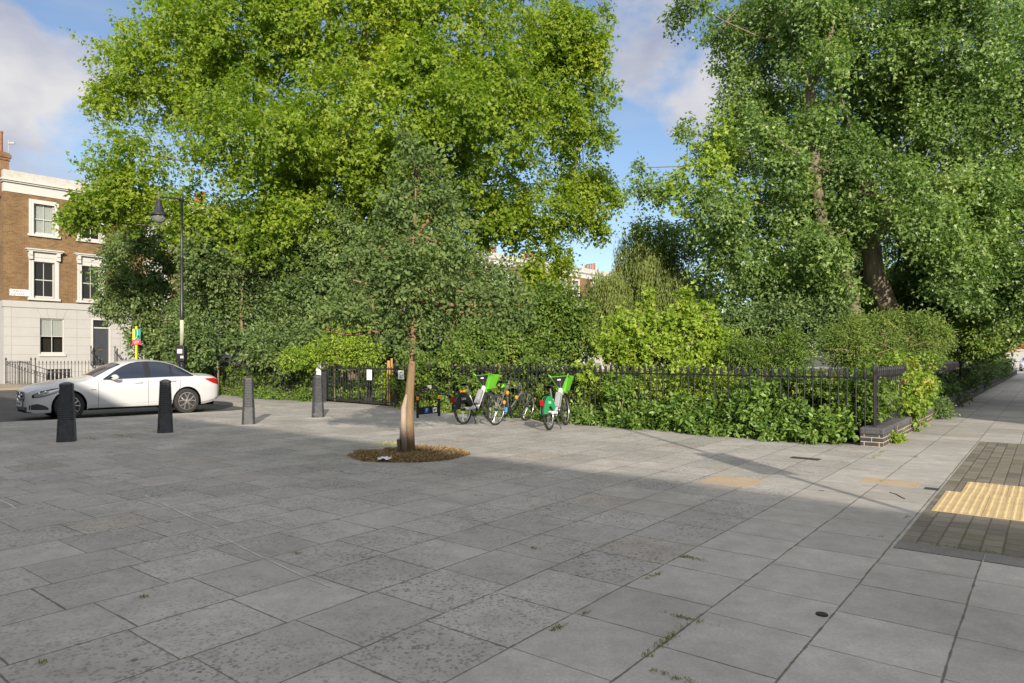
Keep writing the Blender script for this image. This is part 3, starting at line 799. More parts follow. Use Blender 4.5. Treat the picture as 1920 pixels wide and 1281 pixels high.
# left neighbour of the corner house is not seen; the street nameplate on the corner
fr_p = H0 + DH * 0.73 - NH * 0.02 + Vector((0, 0, 5.08))
M_SIGN = plain('sign_white', (0.72, 0.72, 0.72), 0.4, 0.4, var=0.04); M_INK = plain('sign_ink', (0.03, 0.03, 0.035), 0.5, 0.3); M_REDINK = plain('sign_red', (0.5, 0.04, 0.04), 0.5, 0.3)
np_ = empty('street_nameplate', fr_p, math.atan2(DH.y, DH.x), 'white street nameplate with black lettering on the corner house brickwork', 'nameplate')
b = MB(); b.box((-.46, -.02, -.18), (.46, .01, .18)); b.build('plate', M_SIGN, np_, bevel=.005)
text('lettering', 'UNION\nSQUARE', .17, M_INK, frame((-.1, -.024, 0), (1, 0, 0), (0, 0, 1)), np_, .002)
text('postcode', 'N1', .12, M_REDINK, frame((.36, -.024, .07), (1, 0, 0), (0, 0, 1)), np_, .002)
# aerial on the chimney
b = MB(); pA = H0 + NH * .9 + DH * 0.42
b.tube([pA + Vector((0, 0, 12.4)), pA + Vector((0, 0, 13.75))], .02, 6); b.box(tuple(pA + Vector((.02, -.05, 13.5))), tuple(pA + Vector((.36, .03, 13.6))))
tag(b.build('aerial', plain('aerial_grey', (0.5, 0.5, 0.52), 0.4, 0.5, 0.4)), 'pale television aerial beside the chimney pot on the corner house', 'aerial')

# black area railings in front of the corner house
M_RAIL = plain('railing_black', (0.016, 0.017, 0.02), 0.38, 0.5, var=0.25, scale=14)
def area_railing(name, a, b_, n, label, slope=0.0, h=1.25):
    r = empty(name, a, 0, label, 'railing', 'railings before the houses')
    m = MB(); v = b_ - a; z = Vector((0, 0, 1))
    for i in range(n + 1):
        p = v * (i / n); p.z = 0; dz = slope * i / n
        m.tube([p + z * dz, p + z * (h - .1 + dz)], .013, 5); m.lathe([(.013, 0), (.03, .03), (.028, .06), (.004, .14)], 6, p + z * (h - .1 + dz))
    m.build('bars', M_RAIL, r)
    q = MB(); q.bar(z * (h - .16), v + z * (h - .16 + slope), .045, .014); q.bar(z * .12, v + z * (.12 + slope), .045, .014); q.build('rail', M_RAIL, r)
    p = MB()
    for e in (Vector((0, 0, 0)), v + z * slope): p.tube([e, e + z * (h + .08)], .028, 8); p.lathe([(.03, 0), (.05, .04), (.03, .09), (.005, .16)], 8, e + z * (h + .08))
    p.build('post', M_RAIL, r)
    return r
wp = H0 + DH * 0.1; P0 = Vector((-26.0, 36.9, 0))
area_railing('area_railing', wp, P0, 15, 'close-set black railings returning to the wall of the corner house')
P1 = P0 + DH * 3.3
area_railing('area_railing', P0 + DH * .2, P1, 18, 'black area railings in front of the corner house low window')
area_railing('area_railing', P1 + DH * 1.45, P1 + DH * 7.5, 34, 'black railings right of the front steps, seen over the car roof')
dp = H0 + DH * 4.2 - NH * .3 + Vector((0, 0, .95)); dq = dp - NH * 1.7
area_railing('step_railing', dp, dq, 8, 'black stair railing climbing to the left of the grey door', -.75, 1.0)
dp = H0 + DH * 5.5 - NH * .3 + Vector((0, 0, .95)); dq = dp - NH * 1.7
area_railing('step_railing', dp, dq, 8, 'black stair railing climbing to the right of the grey door', -.75, 1.0)
b = MB(); pa, pb = H0 + DH * .5 - NH * 1.0, H0 + DH * 3.2 - NH * 1.0
b.bar(pa + Vector((0, 0, 1.25)), pb + Vector((0, 0, .25)), .05, .03)
for k in range(8): q = pa.lerp(pb, k / 7); b.tube([q + Vector((0, 0, 0.03)), q + Vector((0, 0, 1.25 - k / 7))], .012, 5)
tag(b.build('stair_handrail', M_RAIL), 'sloping black handrail going down to the corner house basement', 'handrail')

# ---------------------------------------------------------------- buildings that only throw shade: behind and to the right of the viewpoint
ROWD = Vector((0.765, -0.644, 0)).normalized(); ROWN = Vector((0.644, 0.765, 0))
def shade_block(name, o, dx, L, deep, H, label):
    dn = Vector((-dx.y, dx.x, 0)); r = empty(name, o, math.atan2(dx.y, dx.x), label, 'terrace')
    holes = []
    x = 1.4
    while x < L - 2:
        for z in (1.2, 4.4, 7.4):
            if z + 1.8 < H - .6: holes.append((x, x + 1.1, z, z + 1.8))
        x += 2.6
    b = MB(); wall_holes(b, 0, L, 0, H, holes, 0, .3, .15)
    b.add([(0, 0, 0), (0, deep, 0), (0, deep, H), (0, 0, H)], [(0, 1, 2, 3)]); b.add([(L, 0, 0), (L, deep, 0), (L, deep, H), (L, 0, H)], [(0, 1, 2, 3)])
    b.add([(0, deep, 0), (L, deep, 0), (L, deep, H), (0, deep, H)], [(0, 1, 2, 3)]); b.build('wall', M_BRICK, r)
    b = MB(); b.add([(0, 0, H - .3), (L, 0, H - .3), (L, deep, H - .3), (0, deep, H - .3)], [(0, 1, 2, 3)]); b.build('roof', M_SLATE, r)
    b = MB(); b.box((-.05, -.12, H - .55), (L + .05, .0, H - .2)); b.box((-.05, -.05, H - .2), (L + .05, .25, H)); b.build('cornice', M_WHITE, r)
    w = MB(); g = MB()
    for (a, c, d, e) in holes:
        w.box((a - .12, -.05, d - .12), (a, 0, e + .12)); w.box((c, -.05, d - .12), (c + .12, 0, e + .12)); w.box((a, -.05, e), (c, 0, e + .12)); w.box((a, -.05, d - .12), (c, 0, d))
        g.box((a, .1, d), (c, .12, e))
    w.build('window_surround', M_WHITE, r); g.build('pane', M_GLASS, r)
    return r
# far-off front line of the row behind the viewpoint: its parapet throws the big shadow
HB = 10.6
EDGE = Vector((1.29, 8.69, 0)); back = HB / math.tan(SUN_EL); off = Vector((0.196, -0.98, 0)) * back
o = EDGE + off - ROWD * 62
# the wall faces the plaza: its local x runs from right to left
shade_block('shading_terrace', EDGE + off + ROWD * 24, -ROWD, 90, 8, HB, 'long brick terrace standing behind the viewpoint')
cR = Vector((13.35, 5.3, 0))
shade_block('shading_terrace', cR + D1 * 55, -D1, 55, 8, 5.9, 'brick terrace along the far side of the right-hand street')

# ================================================================ railings of the garden
def railing_run(name, pt, s0, s1, label, h=1.31, base=0.06, step=0.14, post_every=2.8, bars=True, group='garden railings'):
    """pt(s, off, z) gives points along the line; panels of spear-headed bars between square posts"""
    r = empty(name, pt(s0), 0, label, 'railing', group)
    o = pt(s0); L = s1 - s0
    loc = lambda s, z: pt(s0 + s, 0, z) - o
    rl = MB(); rl.bar(loc(0, h - .17), loc(L, h - .17), .012, .032); rl.build('top_rail', M_RAIL, r)
    rl = MB(); rl.bar(loc(0, base + .06), loc(L, base + .06), .012, .045); rl.build('bottom_rail', M_RAIL, r)
    n_p = max(1, round(L / post_every)); pl = L / n_p
    for k in range(n_p):
        m = MB(); n = max(1, round(pl / step))
        for i in range(1, n):
            s = k * pl + pl * i / n
            m.tube([loc(s, base), loc(s, h - .17)], .0105, 6, cap=False)
            m.lathe([(.011, h - .22), (.016, h - .19), (.03, h - .165), (.031, h - .07), (.022, h - .025), (.003, h + .005)], 8, loc(s, 0))
        m.smooth = False
        m.build('bar_panel', M_RAIL, r)
    for k in range(n_p + 1):
        p = MB(); s = min(k * pl, L); c = loc(s, 0)
        p.lathe([(.02, base - .06), (.02, h - .1), (.034, h - .08), (.034, h - .02), (.004, h + .06)], 8, c); p.build('post', M_RAIL, r)
    return r
railing_run('garden_railing', FR, 0.0, 12.95, 'black spear-headed railing along the front of the garden behind the creeper and the bicycles')
railing_run('garden_railing', FR, 16.8, 31.0, 'black spear-headed railing left of the gate, against the ivy behind the white car')
railing_run('garden_railing', lambda s, off=0, z=0: RR(s, off, z + .3), 0.12, 6.0, 'short black railing on the sunlit brick plinth at the garden corner', h=1.03, base=.02, step=.2)
railing_run('garden_railing', lambda s, off=0, z=0: RR(s, off, z + .3), 6.35, 48, 'long black railing receding along the shaded right-hand path', h=1.05, base=.02, step=.15, post_every=5.2)
pl = MB(); pc = RR(6.17, 0, 0)
pl.lathe([(.06, 0), (.06, 1.3), (.075, 1.32), (.075, 1.38), (.03, 1.46), (.004, 1.5)], 8, (0, 0, 0)); o = pl.build('railing_pier', M_RAIL, loc=pc)
tag(o, 'stout black iron pier between the two right-hand railings', 'pier')

# dark brick plinth under the right-hand railing
M_BLUEBRICK = m_brick('blue_brick', (0.055, 0.055, 0.062), (0.085, 0.08, 0.082), (0.42, 0.35, 0.25), bw=0.225, bh=0.075)
M_COPE = m_brick('brick_coping', (0.075, 0.076, 0.085), (0.105, 0.102, 0.11), (0.10, 0.1, 0.1), bw=0.075, bh=0.6)
def plinth(name, t0, t1, label, h):
    r = empty(name, RR(t0, 0), math.atan2(D1.y, D1.x), label, 'wall')
    b = MB(); b.box((0, -.17, -.02), (t1 - t0, .17, h - .115)); b.build('brickwork', M_BLUEBRICK, r)
    c = MB(); c.box((-.012, -.185, h - .112), (t1 - t0 + .01, .185, h)); c.build('coping', M_COPE, r, bevel=.02)
plinth('brick_plinth', -0.22, 2.75, 'low blue-grey brick plinth at the garden corner, nearest piece', .31)
plinth('brick_plinth', 2.80, 6.0, 'low blue-grey brick plinth behind the first one, mostly under the vine', .33)
plinth('brick_plinth', 6.4, 60, 'long shaded brick plinth running away under the far railing', .33)

# gate with its posts
gr = empty('garden_gate', FR(12.95), 0, 'black iron double gate of plain bars with taller posts at either side', 'gate')
def gl(s, z, off=0): return FR(12.95 + s, off, z) - FR(12.95)
for s0, s1 in ((.08, 1.86), (1.9, 3.72)):
    m = MB(); n = 13
    for i in range(n + 1): s = s0 + (s1 - s0) * i / n; m.tube([gl(s, .1), gl(s, 1.2)], .011 if 0 < i < n else .022, 6)
    for z in (.12, 1.13, .62): m.bar(gl(s0, z), gl(s1, z), .015, .045 if z != .62 else .03)
    m.build('leaf', M_RAIL, gr)
m = MB(); m.cbox((0, 0, .65), (.13, .13, 1.3), Matrix.Translation(gl(0.0, 0))); m.build('post', M_RAIL, gr, bevel=.01)
m = MB(); m.cbox((0, 0, .68), (.18, .18, 1.36), Matrix.Translation(gl(3.82, 0))); m.build('post', M_RAIL, gr, bevel=.01)
m = MB(); m.box((-.09, -.02, .85), (.09, .02, 1.32), Matrix.Translation(gl(3.95, 0, -.14)) @ Matrix.Rotation(rad(-20), 4, 'Z'))
o = m.build('notice_strip', plain('notice_white', (.75, .77, .8), .4, .4, var=.03), loc=FR(12.95)); tag(o, 'narrow white upright notice fixed to the left gate post', 'notice')
m = MB(); m.lathe([(.05, 0), (.05, .95), (.11, .97), (.11, 1.03), (.03, 1.05)], 10); m.cbox((0, 0, .1), (.26, .26, .2))
tag(m.build('garden_post', M_RAIL, loc=FR(14.95, .5)), 'dark post with a squat base standing just inside the gate', 'post')
M_WOOD = plain('fresh_timber', (.36, .2, .07), .7, .25, var=.15, scale=4)
m = MB(); m.bar((0, 0, 0), (0, 0, 1.38), .09, .09); m.bar((.09, .02, .9), (.09, .02, 1.45), .06, .06)
tag(m.build('timber_post', M_WOOD, loc=FR(13.75, .35), bevel=.006), 'orange-brown timber post standing behind the right gate leaf', 'post')
m = MB(); m.box((-.12, -.01, .78), (.12, .005, 1.1)); q = m
o = q.build('gate_notice', plain('paper_white', (.75, .78, .8), .6, .2, var=.06), loc=FR(14.2, -.05)); o.rotation_euler = (0, 0, math.atan2(-DF.y, -DF.x)); tag(o, 'pale paper notice tied to the bars of the gate', 'notice')
# patterned notice on the ivy right of the gate
nb = empty('hedge_notice', A(752, 703, 19.6), math.atan2(-DF.y, -DF.x), 'square white notice with grey blotched pictures hanging on the railing right of the gate', 'notice')
m = MB(); m.box((-.125, -.012, -.125), (.125, .006, .125)); m.build('board', M_SIGN, nb)
m = MB(); rg = random.Random(3)
for k in range(14): x, z = rg.uniform(-.1, .08), rg.uniform(-.1, .08); m.box((x, -.0145 - k * .0001, z), (x + rg.uniform(.015, .05), -.0123, z + rg.uniform(.01, .035)))
m.build('print', plain('print_grey', (.2, .2, .22), .6, .2), nb)

# ================================================================ bollards
M_BOLL = plain('bollard_black', (0.038, 0.041, 0.048), 0.45, 0.5, var=0.3, scale=9, dirt=((0.13, 0.13, 0.125), 0.6))
M_BASE = m_noisy('bollard_mortar', (0.3, 0.28, 0.25), (0.38, 0.36, 0.32), 5, .9, 40, .25)
def bollard_mesh():
    prof = [(.168, 0), (.166, .03), (.150, .36)]
    n = 17
    for k in range(n):
        z = .37 + k * .0355; r = .150 - (z - .36) * .048
        prof += [(r, z), (r + .001, z + .022), (r - .011, z + .024), (r - .011, z + .0335)]
    zt = .37 + n * .0355; r = .121
    prof += [(r, zt), (r, zt + .045), (r - .012, zt + .055), (r - .07, zt + .078), (.01, zt + .083)]
    return prof
b_root = empty('bollard', G(125, 829), rad(22), 'black ribbed bollard nearest the front wheel of the white car, far left', 'bollard', 'bollards across the plaza')
prof = bollard_mesh()
# eight-sided with narrow chamfers: scale alternate corners
def octa(prof):
    vs = []; fs = []; n = 8
    angs = [rad(a) for a in (-33, 33, 57, 123, 147, 213, 237, 303)]
    for r, z in prof:
        for a in angs: vs.append((r * 1.0 * math.cos(a), r * 1.0 * math.sin(a), z))
    for i in range(len(prof) - 1):
        for k in range(n): fs.append((i * n + k, i * n + (k + 1) % n, (i + 1) * n + (k + 1) % n, (i + 1) * n + k))
    fs.append(tuple((len(prof) - 1) * n + k for k in range(n)))
    return vs, fs
m = MB(); m.add(*octa(prof)); m.build('shaft', M_BOLL, b_root, bevel=.003)
m = MB(); m.lathe([(.33, -.01), (.31, .006), (.17, .012)], 14); m.build('mortar_bed', M_BASE, b_root)
for (px, py, rz, lab) in ((310, 812, 25, 'black ribbed bollard in front of the rear door of the white car, second from left'),
                          (466, 796, 20, 'black ribbed bollard standing alone in the sun right of the car, third from left'),
                          (596, 783, 24, 'black ribbed bollard with a scratched tag near its foot, in front of the gate')):
    c = copy_tree(b_root); c.location = G(px, py); c.rotation_euler.z = rad(rz); c['label'] = lab
m = MB()
for k in range(3): m.tube([Vector((-.05 + .045 * k, 0, .0)), Vector((-.05 + .045 * k, 0, .07)), Vector((-.02 + .045 * k, 0, .072))], .005, 5)
m.bar((-.08, 0, .035), (-.02, 0, .055), .008)
last = c
M_GREYINK = plain('scratched_paint', (.2, .2, .2), .7, .2)
o = m.build('graffiti_tag', M_GREYINK, last, loc=(-.06, -.168 * math.cos(rad(33)) - .001, .05))
o.rotation_euler = (0, 0, 0)

# ================================================================ street lamp
lp = A(341, 669, 21.5); lp.z = 0
la = empty('street_lamp', lp, 0, 'tall black street lamp with a bell-shaped lantern hanging from its arm', 'street lamp')
m = MB(); zt = EYE + (HZ - 366) / F * 21.5
m.lathe([(.13, 0), (.13, .12), (.1, .16), (.095, 1.75), (.11, 1.78), (.07, 1.86)], 12); m.build('pedestal', M_RAIL, la, smooth=True)
m = MB(); m.lathe([(.062, 1.8), (.055, 3.0), (.05, 3.02), (.045, 4.6), (.05, 4.62), (.05, 4.68), (.038, 4.7), (.036, zt - .18), (.05, zt - .17), (.05, zt - .05), (.02, zt), (.004, zt + .1)], 10); m.build('post', M_RAIL, la, smooth=True)
m = MB(); m.lathe([(.06, 1.86), (.058, 2.65)], 12); m.build('pale_band', plain('band_cream', (.62, .64, .5), .5, .3, dirt=((.5, .55, .2), .5)), la)
m = MB(); m.box((-.13, -.14, 1.35), (.13, .1, 1.84)); bx = m.build('control_box', M_RAIL, la, bevel=.02)
m = MB(); m.box((-.08, -.146, 1.6), (.08, -.1405, 1.74)); m.box((.02, -.147, 1.45), (.12, -.1405, 1.53)); m.build('sticker', plain('sticker', (.5, .48, .5), .5, .3, dirt=((.35, .12, .15), .5)), bx)
m = MB(); za = zt - .12
m.tube([(0, 0, za), (-.3, 0, za + .03), (-.68, 0, za + .06)], .022, 8); m.tube([(-.02, 0, za - .18), (-.18, 0, za - .06), (-.3, 0, za + .02)], .012, 6); m.tube([(-.72, 0, za + .2), (-.72, 0, za - .06)], .03, 8); m.build('arm', M_RAIL, la)
m = MB(); m.lathe([(.05, za - .02), (.085, za - .05), (.095, za - .2), (.12, za - .24), (.15, za - .4), (.27, za - .5), (.275, za - .53), (.18, za - .52)], 18, (-.72, 0, 0)); m.build('lantern', M_RAIL, la, smooth=True)
def m_bowl():
    t = NT('lamp_bowl', .1, .5); t.color((.55, .56, .52)); t.set('Transmission Weight', .75); t.set('IOR', 1.3); return t.m
m = MB(); m.lathe([(.19, za - .525), (.2, za - .58), (.15, za - .7), (.07, za - .76), (.01, za - .77)], 16, (-.72, 0, 0)); m.build('glass_bowl', m_bowl(), la, smooth=True)

# sign post right of the viewpoint whose long shadow crosses the plaza
sp = empty('sign_post', (4.86, 1.6, 0), 0, 'tall slim sign post out of frame right, casting the long thin shadow', 'sign post')
m = MB(); m.lathe([(.06, 0), (.055, .9), (.044, .92), (.042, 5.55)], 10); m.build('post', M_RAIL, sp)
m = MB(); m.box((-.24, -.065, 2.8), (.24, -.045, 3.55)); m.build('sign_plate', M_SIGN, sp)

# ================================================================ estate agent's board
M_YEL = plain('yellow_post', (.72, .55, .02), .5, .3, var=.05); M_TEAL = plain('board_teal', (.02, .24, .21), .45, .4, var=.05); M_RED = plain('board_red', (.65, .03, .06), .45, .4, var=.05); M_LIME = plain('board_yellow', (.75, .72, .03), .45, .4, var=.05)
ep = A(257, 669, 32.5); ep.z = 0
es = empty('agent_board', ep, 0, 'yellow post carrying a teal, yellow and red letting board beside the terrace', 'sale board')
m = MB(); m.bar((-.02, 0, 0), (-.02, 0, 2.95), .085, .085); m.build('post', M_YEL, es)
Rz = Matrix.Rotation(rad(8), 4, 'Z')
m = MB(); m.box((-.17, -.075, 2.28), (.19, -.05, 2.82), Rz); bd = m.build('board', M_TEAL, es)
m = MB(); m.tube([Rz @ Vector((x, -.078, z)) for x, z in ((-.1, 2.32), (.02, 2.42), (.06, 2.6), (.03, 2.8))], .014, 5); m.build('swirl', M_LIME, bd)
m = MB(); m.box((-.17, -.078, 2.3), (-.09, -.0755, 2.82), Rz); m.build('stripe', M_LIME, bd)
m = MB(); m.box((-.19, -.08, 2.08), (.19, -.055, 2.277), Rz); rb = m.build('slip', M_RED, es)
text('lettering', 'LET', .15, M_SIGN, Rz @ frame((0, -.082, 2.18), (1, 0, 0), (0, 0, 1)), rb, .001)

# ================================================================ bicycle stand
a_, b_ = G(783, 784), G(783, 784) + Vector((.46, .60, 0))
bs = empty('bicycle_stand', a_, 0, 'black hooped bicycle stand with orange bands and a blue parking plate', 'bike stand')
dv = (b_ - a_); dl = dv.length; du = dv.normalized()
path = [Vector((0, 0, 0)), Vector((0, 0, .5))]
for k in range(1, 8): t = k / 8 * math.pi / 2; path.append(Vector(du) * (.22 * (1 - math.cos(t))) + Vector((0, 0, .5 + .25 * math.sin(t))))
path.append(du * .22 + Vector((0, 0, .75))); path += [du * dl - (p.dot(du)) * du + Vector((0, 0, p.z)) for p in reversed(path[2:])]
path += [dv + Vector((0, 0, .5)), dv]
M_STAND = plain('stand_black', (.015, .017, .02), .45, .4, var=.2)
m = MB(); m.tube(path, .032, 10); m.build('hoop', M_STAND, bs, smooth=True)
m = MB()
for q in (Vector((0, 0, .44)), dv + Vector((0, 0, .44))): m.lathe([(.036, 0), (.036, .085)], 10, q)
m.build('reflective_band', plain('orange_band', (.8, .27, .02), .4, .4), bs)
fm = frame(dv / 2 + Vector((0, 0, .17)) - Vector((du.y, -du.x, 0)) * -.03, du, (0, 0, 1))
m = MB(); m.box((-dl / 2 + .03, -.09, -.012), (dl / 2 - .03, .09, .0), fm); pn = m.build('panel', M_STAND, bs)
m = MB(); m.box((-.17, -.065, .0005), (-.03, .065, .004), fm); m.build('parking_plate', plain('plate_blue', (.02, .09, .5), .4, .4), pn)
text('letter', 'P', .13, M_SIGN, fm @ Matrix.Translation((-.10, 0, .0065)), pn, .001)
m = MB(); m.box((.12, -.06, .0005), (.26, .06, .004), fm); m.build('cycle_plate', M_SIGN, pn)
m = MB()
for x in (.16, .22): m.tube([fm @ Vector((x + .024 * math.cos(t), -.015 + .024 * math.sin(t), .006)) for t in [k * math.pi / 5 for k in range(10)]], .004, 4, closed=True)
m.tube([fm @ Vector(p) for p in ((.16, -.015, .006), (.178, .02, .006), (.21, .02, .006), (.19, -.015, .006), (.178, .02, .006))], .004, 4)
m.tube([fm @ Vector(p) for p in ((.22, -.015, .006), (.207, .035, .006))], .004, 4); m.build('cycle_symbol', M_INK, pn)
m = MB(); m.box((-.07, -.034, -.035), (.07, .034, .036), frame(dv / 2 + Vector((0, 0, .752)), du, (0, 0, 1))); m.build('top_label', plain('label_grey', (.5, .5, .48), .5, .3), bs)

# ================================================================ bits on the ground
M_RAG = plain('white_paper', (.7, .7, .7), .7, .2)
p = G(722, 866); m = MB(); rows = []; rg = random.Random(8)
for i in range(7): rows.append([(p.x - .09 + .03 * j + rg.uniform(-.01, .01), p.y - .06 + .02 * i + rg.uniform(-.01, .01), .03 + rg.uniform(0, .05)) for j in range(7)])
m.grid(rows); tag(m.build('crumpled_paper', M_RAG), 'crumpled white paper lying on the dry grass at the foot of the young tree', 'litter')
m = MB(); p = G(1425, 893)
m.tube([G(1668, 924), G(1680, 927), G(1690, 933), G(1697, 936)], .008, 5); tag(m.build('fallen_twig', plain('twig', (.07, .05, .035), .8, .1)), 'thin dark fallen twig lying on the sunlit slab', 'twig')
m = MB()
p = G(1541, 1153); m.lathe([(.035, 0), (.033, .008), (.01, .01)], 10, p); tag(m.build('squashed_gum', plain('gum_dark', (.03, .03, .03), .7, .2)), 'dark flattened spot of gum on the near slabs', 'litter')

M_SCUFF = m_noisy('pale_scratch', (.36, .355, .34), (.5, .49, .47), 30, .9, 60, .3)
def scratch(pts, w):
    b = MB(); P_ = [G(*p) for p in pts]; rg_ = random.Random(int(pts[0][0])); L = []
    for a, c in zip(P_[:-1], P_[1:]):
        for k in range(8): L.append(a.lerp(c, k / 8))
    L.append(P_[-1]); rows = []
    for i, p in enumerate(L):
        d = (L[min(i + 1, len(L) - 1)] - L[max(i - 1, 0)]).normalized(); s_ = Vector((d.y, -d.x, 0)) * w * rg_.uniform(.3, 1.0)
        rows.append([p + s_ + Vector((0, 0, .003)), p - s_ + Vector((0, 0, .003))])
    b.grid(rows); return b
tag(scratch([(272, 929), (340, 962), (408, 991)], .010).build('scratch', M_SCUFF), 'long pale scratch across the slabs at the left, farther piece', 'scratch')
tag(scratch([(400, 1000), (470, 1035), (575, 1084), (625, 1104)], .007).build('scratch', M_SCUFF), 'long pale scratch across the slabs at the left, nearer piece', 'scratch')
tag(scratch([(0, 938), (18, 946), (30, 954)], .012).build('scratch', M_SCUFF), 'short pale scratch at the left edge of the paving', 'scratch')

# ================================================================ the parked saloon car
def carpaint():
    t = NT('car_paint_white', .28, .5); P = t.pos()
    d = t.mapr(t.noise(P, 3, 5, .6), .35, .75, 0, .1)
    t.color(t.mix(d, (.51, .52, .535), (.44, .435, .42))); t.set('Coat Weight', .5); t.set('Coat Roughness', .05); return t.m
M_CAR = carpaint(); M_CGL = NT('car_glass', .03, .55).color((.014, .022, .04)).m
M_TRIM = plain('car_trim_black', (.012, .012, .013), .35, .5); M_RUB = plain('tyre_rubber', (.03, .03, .031), .8, .25, dirt=((.1, .09, .08), .3))
M_CHROME = plain('chrome', (.75, .75, .76), .14, .5, 1.0, var=.03); M_ALLOY = plain('alloy', (.55, .52, .5), .3, .5, .85, var=.08, dirt=((.2, .13, .1), .4))
M_TAIL = plain('tail_red', (.35, .008, .012), .12, .6); M_LENS = NT('lamp_lens', .05, .8).color((.22, .23, .25)).m; M_DK = plain('dark_void', (.01, .01, .01), .9, .1)

L_ = 4.69
def ip(tab): xs = [a for a, _ in tab]; ys = [b for _, b in tab]; return lambda x: float(np.interp(x, xs, ys))
def smooth_ip(tab, k=0.05):
    f = ip(tab); return lambda x: (f(x - k) + 2 * f(x) + f(x + k)) / 4
hw = ip([(0, .50), (.03, .60), (.08, .69), (.16, .765), (.3, .83), (.5, .872), (.9, .9), (1.5, .9), (2.3, .905), (3.3, .905), (3.8, .9), (4.1, .882), (4.35, .85), (4.5, .81), (4.6, .75), (4.66, .67), (4.69, .58)])
zsh = smooth_ip([(0, .64), (.04, .675), (.1, .71), (.25, .765), (.5, .825), (.9, .88), (1.4, .925), (2.3, .955), (3.3, .98), (3.9, .985), (4.3, .975), (4.5, .95), (4.62, .9), (4.69, .84)])
zb = ip([(0, .25), (.06, .2), (.3, .19), (.5, .2), (1.2, .235), (3.3, .24), (4.2, .25), (4.45, .3), (4.6, .36), (4.69, .44)])
zc = smooth_ip([(0, .70), (.05, .755), (.12, .80), (.3, .86), (.6, .92), (1.0, .975), (1.4, 1.02), (1.6, 1.03), (3.9, 1.05), (4.1, 1.06), (4.4, 1.05), (4.58, 1.02), (4.65, .97), (4.69, .88)])
AX = (.86, 3.70); RW = .335; RA = .385; ZW = .335
def zbot(x):
    z = zb(x)
    for a in AX:
        if abs(x - a) < RA: z = max(z, ZW + math.sqrt(RA * RA - (x - a) ** 2))
    return z
FV = ip([(0, .945), (.08, .975), (.3, .992), (.55, 1.0), (.72, .997), (.78, .985), (.9, .965), (1, .93)])
def side(x, z):
    """half width of the body side at height z"""
    b, s = zb(x), zsh(x); v = min(max((z - b) / (s - b), 0), 1); return hw(x) * FV(v)
zr = smooth_ip([(1.25, .99), (1.42, 1.03), (1.8, 1.235), (2.05, 1.345), (2.25, 1.402), (2.5, 1.435), (2.75, 1.442), (3.0, 1.434), (3.25, 1.40), (3.5, 1.325), (3.72, 1.215), (3.93, 1.10), (4.05, 1.055), (4.3, 1.02)], .06)
wr = smooth_ip([(1.25, .80), (1.6, .735), (2.1, .635), (2.6, .605), (3.2, .605), (3.6, .63), (4.0, .69), (4.3, .74)], .1)
def gside(x, z):
    b = zsh(x); t = zr(x) - .055; k = min(max((z - b) / max(t - b, .02), 0), 1)
    y0 = hw(x) * .925; return y0 + (wr(x) - y0) * k + .018 * math.sin(math.pi * k)
def gtop(x, y): return zr(x) - .055 * (abs(y) / wr(x)) ** 2.2

car = empty('parked_car', (0, 0, 0), 0, 'white four-door saloon car parked nose left behind the bollards', 'car')
nose = Vector((-12.36, 17.18, -.1)); cdir = Vector((.70, .714, 0)).normalized()
car.location = nose; car.scale = (1.0, 1.0, 1.06); car.rotation_euler = (0, 0, math.atan2(cdir.y, cdir.x))
xs = sorted(set([0, .015, .03, .05, .08, .12, .17, .23] + [.3 + .05 * k for k in range(86)] + [4.6, 4.63, 4.66, 4.68, L_] + [a + d for a in AX for d in (-RA, -RA + .004, -RA + .02, RA - .02, RA - .004, RA)]))
xs = [x for x in xs if x <= L_]
NS, NTP = 12, 7
def section(x):
    pts = []; b, s = zbot(x), zsh(x)
    for i in range(NS + 1):
        z = b + (s - b) * i / NS; pts.append((x, side(x, z), z))
    ys = pts[-1][1]; c = zc(x)
    for i in range(1, NTP + 1):
        k = i / NTP; y = ys * (1 - k); z = s + (c - s) * (1 - (1 - k) ** 2.3); pts.append((x, y, z))
    left = pts; right = [(p[0], -p[1], p[2]) for p in reversed(pts[:-1])]
    return left + right
m = MB(); secs = [section(x) for x in xs]; m.grid(secs)
m.add(secs[0], [tuple(range(len(secs[0])))]); m.add(secs[-1], [tuple(range(len(secs[-1])))])
body = m.build('body', M_CAR, car, smooth=True)
md = body.modifiers.new('edge', 'EDGE_SPLIT'); md.split_angle = rad(32)
# cabin
m = MB(); rows = []
for k in range(63):
    x = 1.25 + 3.05 * k / 62; half = []
    for i in range(9): z = zsh(x) - .02 + (zr(x) - .055 - zsh(x) + .02) * i / 8; half.append((x, gside(x, z), z))
    w = wr(x)
    for i in range(1, 9): y = w * (1 - i / 8); half.append((x, y, gtop(x, y)))
    rows.append(half + [(p[0], -p[1], p[2]) for p in reversed(half[:-1])])
m.grid(rows); m.build('roof', M_CAR, car, smooth=True)
def strip_patch(b, x0, x1, lo, hi, fn, off, sgn, n=14, mrow=5):
    rows = []
    for i in range(n + 1):
        x = x0 + (x1 - x0) * i / n; a, c = lo(x), hi(x); r = []
        for j in range(mrow + 1): z = a + (c - a) * j / mrow; r.append((x, sgn * (fn(x, z) + off), z))
        rows.append(r)
    b.grid(rows)
belt = lambda x: zsh(x) + .012
top_ = ip([(1.62, .945), (1.9, 1.13), (2.1, 1.245), (2.3, 1.325), (2.5, 1.362), (2.75, 1.372), (3.0, 1.362), (3.2, 1.33), (3.4, 1.272), (3.6, 1.18), (3.78, 1.075), (3.88, 1.0)])
